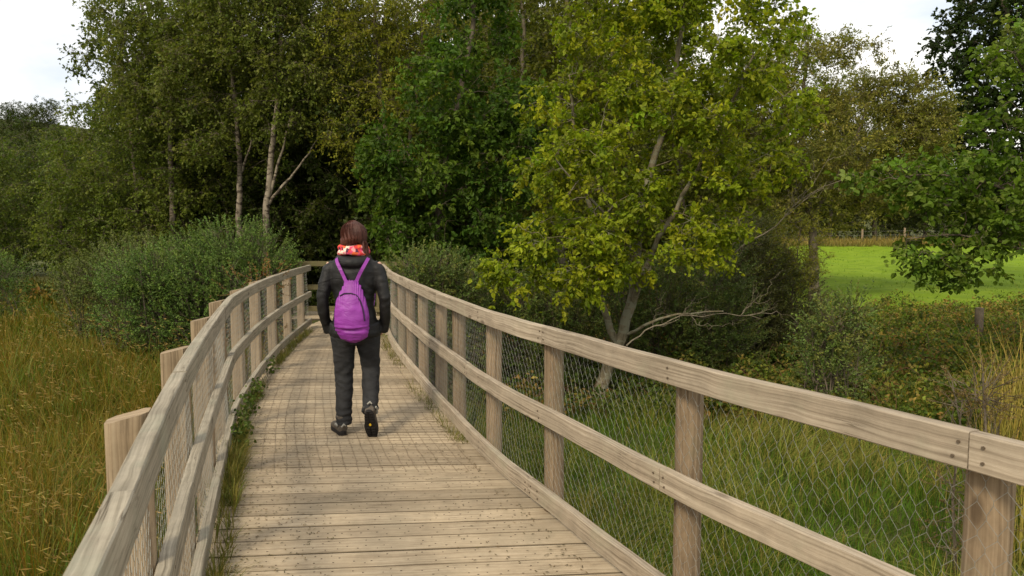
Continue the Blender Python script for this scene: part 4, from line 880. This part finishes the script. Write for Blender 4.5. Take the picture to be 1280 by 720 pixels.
# body: one continuous figure
mb = MB()
loft(mb, [((0, 0, .80), .13, .09), ((0, 0, .92), .15, .10), ((0, 0, 1.05), .125, .09), ((0, 0, 1.2), .145, .1), ((0, 0, 1.32), .15, .09), ((0, .0, 1.39), .07, .06), ((0, .005, 1.43), .05, .052), ((0, .01, 1.49), .048, .052)])
loft(mb, [((0, .03, 1.42), .03, .03), ((0, .025, 1.45), .055, .07), ((0, .02, 1.50), .068, .085), ((0, .01, 1.55), .073, .092), ((0, .005, 1.60), .064, .08), ((0, 0, 1.635), .03, .04)])
loft(mb, [((0, .1, 1.49), .008, .01), ((0, .115, 1.50), .014, .016), ((0, .105, 1.53), .008, .012)], 8)   # nose
for s_ in (-1, 1): loft(mb, [((s_ * .07, .01, 1.49), .008, .014), ((s_ * .08, .008, 1.52), .01, .02), ((s_ * .076, .005, 1.545), .006, .012)], 8)   # ears
LEGS = {-1: [(-.085, .0, .86), (-.095, .03, .66), (-.098, .045, .47), (-.098, .02, .28), (-.098, -.01, .09)], 1: [(.085, .0, .86), (.098, .04, .67), (.107, .075, .50), (.114, -.03, .34), (.125, -.15, .20)]}
for s_ in (-1, 1):
    P = LEGS[s_]; loft(mb, [(P[0], .075, .085), (P[1], .065, .075), (P[2], .052, .055), (P[3], .048, .052), (P[4], .036, .038)])
    A = [(s_ * .165, 0, 1.335), (s_ * .215, -.03, 1.2), (s_ * .24, -.055, 1.07), (s_ * .235, -.01, .95), (s_ * .222, .04, .86), (s_ * .205, .075, .81)]
    loft(mb, [(A[0], .045, .045), (A[1], .04, .04), (A[2], .035, .035), (A[3], .032, .033), (A[4], .026, .024), (A[5], .022, .036)])
    for k in range(4):      # fingers, resting in the pocket
        f0 = np.array(A[5]) + (0, -.024 + .016 * k, -.01); loft(mb, [(f0, .008, .008), (f0 + (-s_ * .012, .012, -.03), .0075, .0075), (f0 + (-s_ * .03, .02, -.05 + .004 * abs(k - 1.5)), .006, .006)], 8)
    f0 = np.array(A[5]) + (0, .035, .015); loft(mb, [(f0, .01, .01), (f0 + (-s_ * .005, .025, -.018), .0085, .0085), (f0 + (-s_ * .01, .035, -.04), .007, .007)], 8)
remeshed(mb, 'body', M_skin, pr, .007, 2)
nz_ = lambda c, s, sz=1.0: mnoise.noise(Vector((c[0] * s, c[1] * s, c[2] * s * sz)))
# jacket with sleeves and hood
mb = MB()
loft(mb, [((0, -.005, .77), .19, .13), ((0, -.005, .80), .2, .138), ((0, -.005, .9), .172, .125), ((0, -.005, 1.0), .15, .112), ((0, -.005, 1.1), .158, .115), ((0, -.005, 1.2), .185, .125), ((0, -.005, 1.28), .192, .12), ((0, -.003, 1.335), .185, .105), ((0, 0, 1.37), .145, .09), ((0, 0, 1.395), .095, .078), ((0, .003, 1.415), .08, .072)], 28)
for s_ in (-1, 1):
    A = [(s_ * .145, 0, 1.325), (s_ * .188, -.01, 1.285), (s_ * .214, -.028, 1.19), (s_ * .236, -.05, 1.07), (s_ * .235, -.02, .97), (s_ * .226, .03, .87), (s_ * .212, .055, .80)]
    loft(mb, [(A[0], .05, .06), (A[1], .055, .064), (A[2], .052, .06), (A[3], .046, .052), (A[4], .044, .048), (A[5], .039, .043), (A[6], .038, .042)])
a = np.linspace(-2.0, 2.0, 13); hp = [((.105 * math.sin(t), -.005 - .10 * math.cos(t), 1.375 - .028 * max(0, math.cos(t))), .034 + .014 * max(0, math.cos(t)), .042 + .012 * max(0, math.cos(t))) for t in a]
tb = MB(); tube(mb, [h[0] for h in hp], [h[1] for h in hp], 12)
def jd(c):
    sl_ = abs(c[0]) > .19; v = .0045 * nz_(c, 9, 1.4) + .003 * nz_(c, 22, 1.2)
    if sl_: v += .0022 * math.sin(c[2] * 60 + 8 * nz_(c, 6)) * max(0, 1 - abs(c[2] - 1.06) / .17)
    else: v += .002 * math.sin(c[2] * 38 + 14 * nz_(c, 4))
    return v
jk = remeshed(mb, 'jacket', M_jacket, pr, .008, 4, jd)
# trousers
mb = MB()
loft(mb, [((0, 0, .97), .14, .11), ((0, -.003, .90), .168, .125), ((0, -.005, .82), .175, .128), ((0, -.003, .76), .165, .115), ((0, 0, .72), .14, .09)], 26)
for s_ in (-1, 1):
    P = [np.array(q) for q in LEGS[s_]]
    loft(mb, [(P[0] + (s_ * .008, 0, .02), .1, .116), (P[0] * .6 + P[1] * .4 + (s_ * .005, 0, 0), .098, .112), (P[1], .087, .098), (P[2], .073, .076), (P[3], .065, .072), (P[3] * .4 + P[4] * .6, .06, .067), (P[4] + (0, 0, -.012 if s_ < 0 else .0), .063, .07)], 22)
def td(c):
    lo = max(0, 1 - c[2] / .75); v = .004 * nz_(c, 8, 1.6) + .003 * nz_(c, 20, 1.5); v += (.0045 * lo) * math.sin(c[2] * 85 + 12 * nz_(c, 5) + c[0] * 30)
    v += .004 * math.sin(c[2] * 60 + c[0] * 60 * (1 if c[0] > 0 else -1)) * max(0, 1 - abs(c[2] - .5) / .09); return v
tr = remeshed(mb, 'trousers', M_trouser, pr, .008, 4, td)
# boots
def boot(M, flip, label=None):
    root = empty('boot'); root.parent = pr; root.matrix_local = M
    up = MB(); loft(up, [((0, -.005, .045), .034, .03, (0, 1, 0)), ((0, .02, .05), .042, .036, (0, 1, 0)), ((0, .08, .05), .043, .042, (0, 1, 0)), ((.003 * flip, .16, .042), .048, .032, (0, 1, 0)), ((.004 * flip, .22, .036), .045, .026, (0, 1, 0)), ((0, .262, .03), .026, .016, (0, 1, 0))], 18)
    loft(up, [((0, .045, .05), .04, .055), ((0, .042, .10), .04, .052), ((0, .038, .15), .042, .05)], 18)
    remeshed(up, 'upper', M_boot, root, .006, 2)
    sm = MB(); ol = []
    for k in range(24):
        t = k / 24 * 2 * math.pi; yy = .128 - .152 * math.cos(t); ww = .040 + .012 * math.sin((yy - .02) / .26 * math.pi) * (1 if yy > .1 else .2) - .004 * math.exp(-((yy - .11) / .03) ** 2); xx = ww * abs(math.sin(t)) ** .55 * math.copysign(1, math.sin(t)); ol.append((xx + .004 * flip * (yy > .14), yy))
    ol = np.array(ol)[::-1]; rows = [np.c_[ol * (.97, 1) , np.full(24, -.002)], np.c_[ol, np.full(24, .006)], np.c_[ol, np.full(24, .024)], np.c_[(ol - (0, .128)) * .9 + (0, .128), np.full(24, .032)]]; VV = np.array(rows); VV[..., 2] += .012 * np.clip((VV[..., 1] - .2) / .08, 0, 1) ** 2
    ii, jj = np.meshgrid(np.arange(3), np.arange(24), indexing='ij'); j2 = (jj + 1) % 24; sm.add(VV.reshape(-1, 3), np.stack([ii * 24 + jj, ii * 24 + j2, (ii + 1) * 24 + j2, (ii + 1) * 24 + jj], -1).reshape(-1, 4)); sm.add(VV[0], np.arange(24)[None, ::-1]); sm.add(VV[-1], np.arange(24)[None])
    for k in range(11):      # tread bars
        yy = -.005 + k * .026
        if abs(yy - .11) < .02: continue
        for sx in (-1, 1): box8(sm, [(sx * .02 - .014, yy - .007), (sx * .02 + .014, yy - .007), (sx * .02 + .014, yy + .007), (sx * .02 - .014, yy + .007)], -.007 + .012 * max(0, (yy - .2) / .08) ** 2, .0, (0, 0, 0), bev=.001)
    so_ = sm.build('sole', M_sole, root)
    ym = MB(); th = np.arange(8) / 8 * 2 * math.pi + .39; P8 = np.c_[.009 * np.cos(th), .112 + .012 * np.sin(th)]
    ym.add(np.r_[np.c_[P8, np.full(8, -.0055)], np.c_[P8, np.full(8, -.001)]], np.array([[k, (k + 1) % 8, 8 + (k + 1) % 8, 8 + k] for k in range(8)])); ym.add(np.c_[P8, np.full(8, -.0055)], np.arange(8)[None, ::-1]); ym.build('sole_mark', M_yel, so_)
    pm = MB()
    for sx in (-1, 1): tube(pm, [(sx * .043, -.0, .075), (sx * .046, .03, .085), (sx * .044, .07, .07)], [.007, .011, .007], 8)
    tube(pm, [(-.018, -.032, .07), (0, -.036, .09), (.016, -.03, .075)], [.006, .01, .006], 8)
    pm.build('heel_panel', M_bootg, root, True)
    return root
boot(Matrix.Translation((-.10, -.055, .003)) @ Matrix.Rotation(R(22), 4, 'Z'), -1)
boot(Matrix.Translation((.128, -.195, .20)) @ Matrix.Rotation(R(-4), 4, 'Z') @ Matrix.Rotation(R(-60), 4, 'X') @ Matrix.Translation((0, -.04, -.04)), 1)
# scarf
def scarf_mat():
    m, t, b = mat('patterned_scarf', .8, .2); l = t.links.new; tcn = N(t, 'ShaderNodeTexCoord'); v = N(t, 'ShaderNodeTexVoronoi', distance='CHEBYCHEV'); v.inputs['Scale'].default_value = 42; l(tcn.outputs['Object'], v.inputs[0])
    s_ = N(t, 'ShaderNodeSeparateColor'); l(v.outputs['Color'], s_.inputs[0]); r = ramp(t, [(0, (.62, .05, .05)), (.28, (.75, .14, .05)), (.48, (.72, .32, .32)), (.64, (.75, .62, .5)), (.74, (.10, .03, .06)), (.84, (.62, .07, .16))]); r.color_ramp.interpolation = 'CONSTANT'
    l(s_.outputs[0], r.inputs[0]); l(r.outputs[0], b.inputs['Base Color']); return m
mb = MB(); a = np.linspace(0, 2 * math.pi, 25)[:-1]
for rr, zz, tr_ in ((.094, 1.425, .026), (.09, 1.458, .024)):
    P = [(rr * 1.08 * math.sin(t), .005 - rr * math.cos(t), zz + .006 * math.sin(3 * t + zz * 90)) for t in np.append(a, a[0])]; tube(mb, P, tr_, 10)
remeshed(mb, 'scarf', scarf_mat(), pr, .006, 2, lambda c: .004 * nz_(c, 30))
# hair
mb = MB()
loft(mb, [((.0, -.02, 1.66), .035, .04), ((0, -.02, 1.648), .06, .068), ((0, -.02, 1.615), .086, .095), ((.0, -.022, 1.565), .1, .11), ((.004, -.028, 1.515), .104, .108), ((.01, -.034, 1.49), .098, .09), ((.014, -.036, 1.478), .07, .06)], 24)
loft(mb, [((.075, -.03, 1.53), .035, .055), ((.092, -.04, 1.47), .036, .055), ((.11, -.045, 1.42), .026, .042), ((.128, -.035, 1.37), .008, .015)], 12)
loft(mb, [((-.08, -.02, 1.52), .03, .05), ((-.09, -.02, 1.485), .02, .04), ((-.088, -.02, 1.46), .01, .02)], 12)
hd = remeshed(mb, 'hair', M_hair, pr, .007, 3, lambda c: .0045 * math.sin(math.atan2(c[0], -c[1]) * 26 + 5 * nz_(c, 5)) * (1 - max(0, (c[2] - 1.6) / .06)))
sm = MB(); random.seed(4)
for k in range(420):
    a = random.uniform(-2.0, 2.0); u = np.linspace(0, 1, 8); R_ = [.02, .06, .087, .1, .107, .107, .104, .096]; zz = 1.665 - u * (.165 + random.uniform(-.02, .015)) - .0 * u
    ww = a + .25 * np.sin(u * 3 + k) * random.uniform(-.5, .5); rr = np.interp(np.linspace(0, 1, 8), np.linspace(0, 1, 8), R_) * random.uniform(.97, 1.05)
    P = np.c_[rr * np.sin(ww) * 1.02 + .012 * u, -.024 - rr * np.cos(ww) * 1.0, zz + .004]
    tube(sm, P, np.r_[np.full(7, .0014), .0005], 3, cap=False)
for k in range(60):
    x0 = random.uniform(.06, .125); L_ = random.uniform(.1, .17); u = np.linspace(0, 1, 5); tube(sm, np.c_[x0 + u * random.uniform(0, .035), -.06 + random.uniform(-.03, .03) + 0 * u + .02 * u, 1.51 - L_ * u], [.0016, .0016, .0015, .001, .0005], 3, cap=False)
sm.build('hair_strand', M_hair, hd)['kind'] = 'stuff'; hd.scale = (.87, .92, 1)
# backpack
bp = empty('backpack', (PX, PY, 0), PR, 'purple drawstring backpack with dark curved zip worn on the walker\'s back', 'backpack')
mb = MB(); ox = .004
loft(mb, [((ox, -.165, 1.215), .035, .022), ((ox, -.17, 1.195), .055, .03), ((ox, -.178, 1.15), .078, .045), ((ox, -.188, 1.08), .106, .062), ((ox, -.195, 1.0), .126, .075), ((ox + .003, -.2, .93), .133, .082), ((ox + .004, -.2, .875), .128, .08), ((ox + .005, -.192, .862), .124, .068), ((ox + .01, -.195, .835), .12, .074), ((ox + .012, -.185, .79), .105, .06), ((ox + .012, -.17, .768), .06, .035)], 30)
def bd(c):
    v = .006 * nz_(c, 9, .7) + .004 * nz_(c, 22, .8); top = max(0, (c[2] - 1.0) / .2); v += .0055 * top * math.sin(math.atan2(c[0], .25 + c[2] * -0.1) * 70 + 3 * nz_(c, 5)); low = max(0, 1 - abs(c[2] - .85) / .05); v += .004 * low * math.sin(c[2] * 160 + c[0] * 12 + 6 * nz_(c, 4)); return v
remeshed(mb, 'bag', M_pack, bp, .006, 3, bd)
zt = [(-.075, 1.105), (-.04, 1.125), (.01, 1.125), (.05, 1.11), (.075, 1.07), (.092, 1.02), (.102, .97), (.108, .92)]
def surf_y(x, z):
    zs = [1.15, 1.08, 1.0, .93, .87]; W = np.interp(-z, [-q for q in zs], [.078, .106, .126, .133, .128]); Dp = np.interp(-z, [-q for q in zs], [.045, .062, .075, .082, .08]); cy_ = np.interp(-z, [-q for q in zs], [-.178, -.188, -.195, -.2, -.2])
    return cy_ - Dp * math.sqrt(max(0.02, 1 - ((x - ox) / W) ** 2)) - .001
m_ = MB(); zq = np.linspace(0, len(zt) - 1, 30); zt = [(float(np.interp(q, range(len(zt)), [a for a, b in zt])), float(np.interp(q, range(len(zt)), [b for a, b in zt]))) for q in zq]; tube(m_, [(x, surf_y(x, z) - .0045, z) for x, z in zt], .006, 6); m_.build('zip', M_zip, bp, True)
for s_ in (-1, 1):
    m_ = MB(); pts = [(ox + s_ * .03, -.178, 1.18), (s_ * .042, -.165, 1.22), (s_ * .075, -.15, 1.29), (s_ * .105, -.128, 1.345), (s_ * .118, -.09, 1.378), (s_ * .122, -.02, 1.388), (s_ * .125, .05, 1.36), (s_ * .13, .1, 1.29), (s_ * .135, .125, 1.18), (s_ * .14, .11, 1.06), (s_ * .135, .04, .96), (s_ * .13, -.05, .9), (s_ * .11, -.13, .84)]
    C = np.array(pts); u = np.linspace(0, len(pts) - 1, 50); C = np.stack([np.interp(u, np.arange(len(pts)), C[:, k]) for k in range(3)], 1)
    for _ in range(3): C[1:-1] = (C[:-2] + 2 * C[1:-1] + C[2:]) / 4
    T = unit(np.gradient(C, axis=0)); ctr = np.c_[C[:, 0] * .1, np.full(50, -.0), C[:, 2]]; out_ = unit(C - ctr + np.array([0, 0, .12]) * (C[:, 2:] > 1.3)); sd_ = unit(np.cross(T, out_)); out_ = np.cross(sd_, T); w2 = .0125; th_ = .0035
    rows = np.stack([C + sd_ * w2 - out_ * th_, C + sd_ * w2 + out_ * th_, C - sd_ * w2 + out_ * th_, C - sd_ * w2 - out_ * th_], 1); ii, jj = np.meshgrid(np.arange(49), np.arange(4), indexing='ij'); j2 = (jj + 1) % 4
    m_.add(rows.reshape(-1, 3), np.stack([ii * 4 + jj, ii * 4 + j2, (ii + 1) * 4 + j2, (ii + 1) * 4 + jj], -1).reshape(-1, 4)); m_.build('strap', M_pack, bp)
print('verts', sum(len(m.vertices) for m in bpy.data.meshes), 'polys', sum(len(m.polygons) for m in bpy.data.meshes))
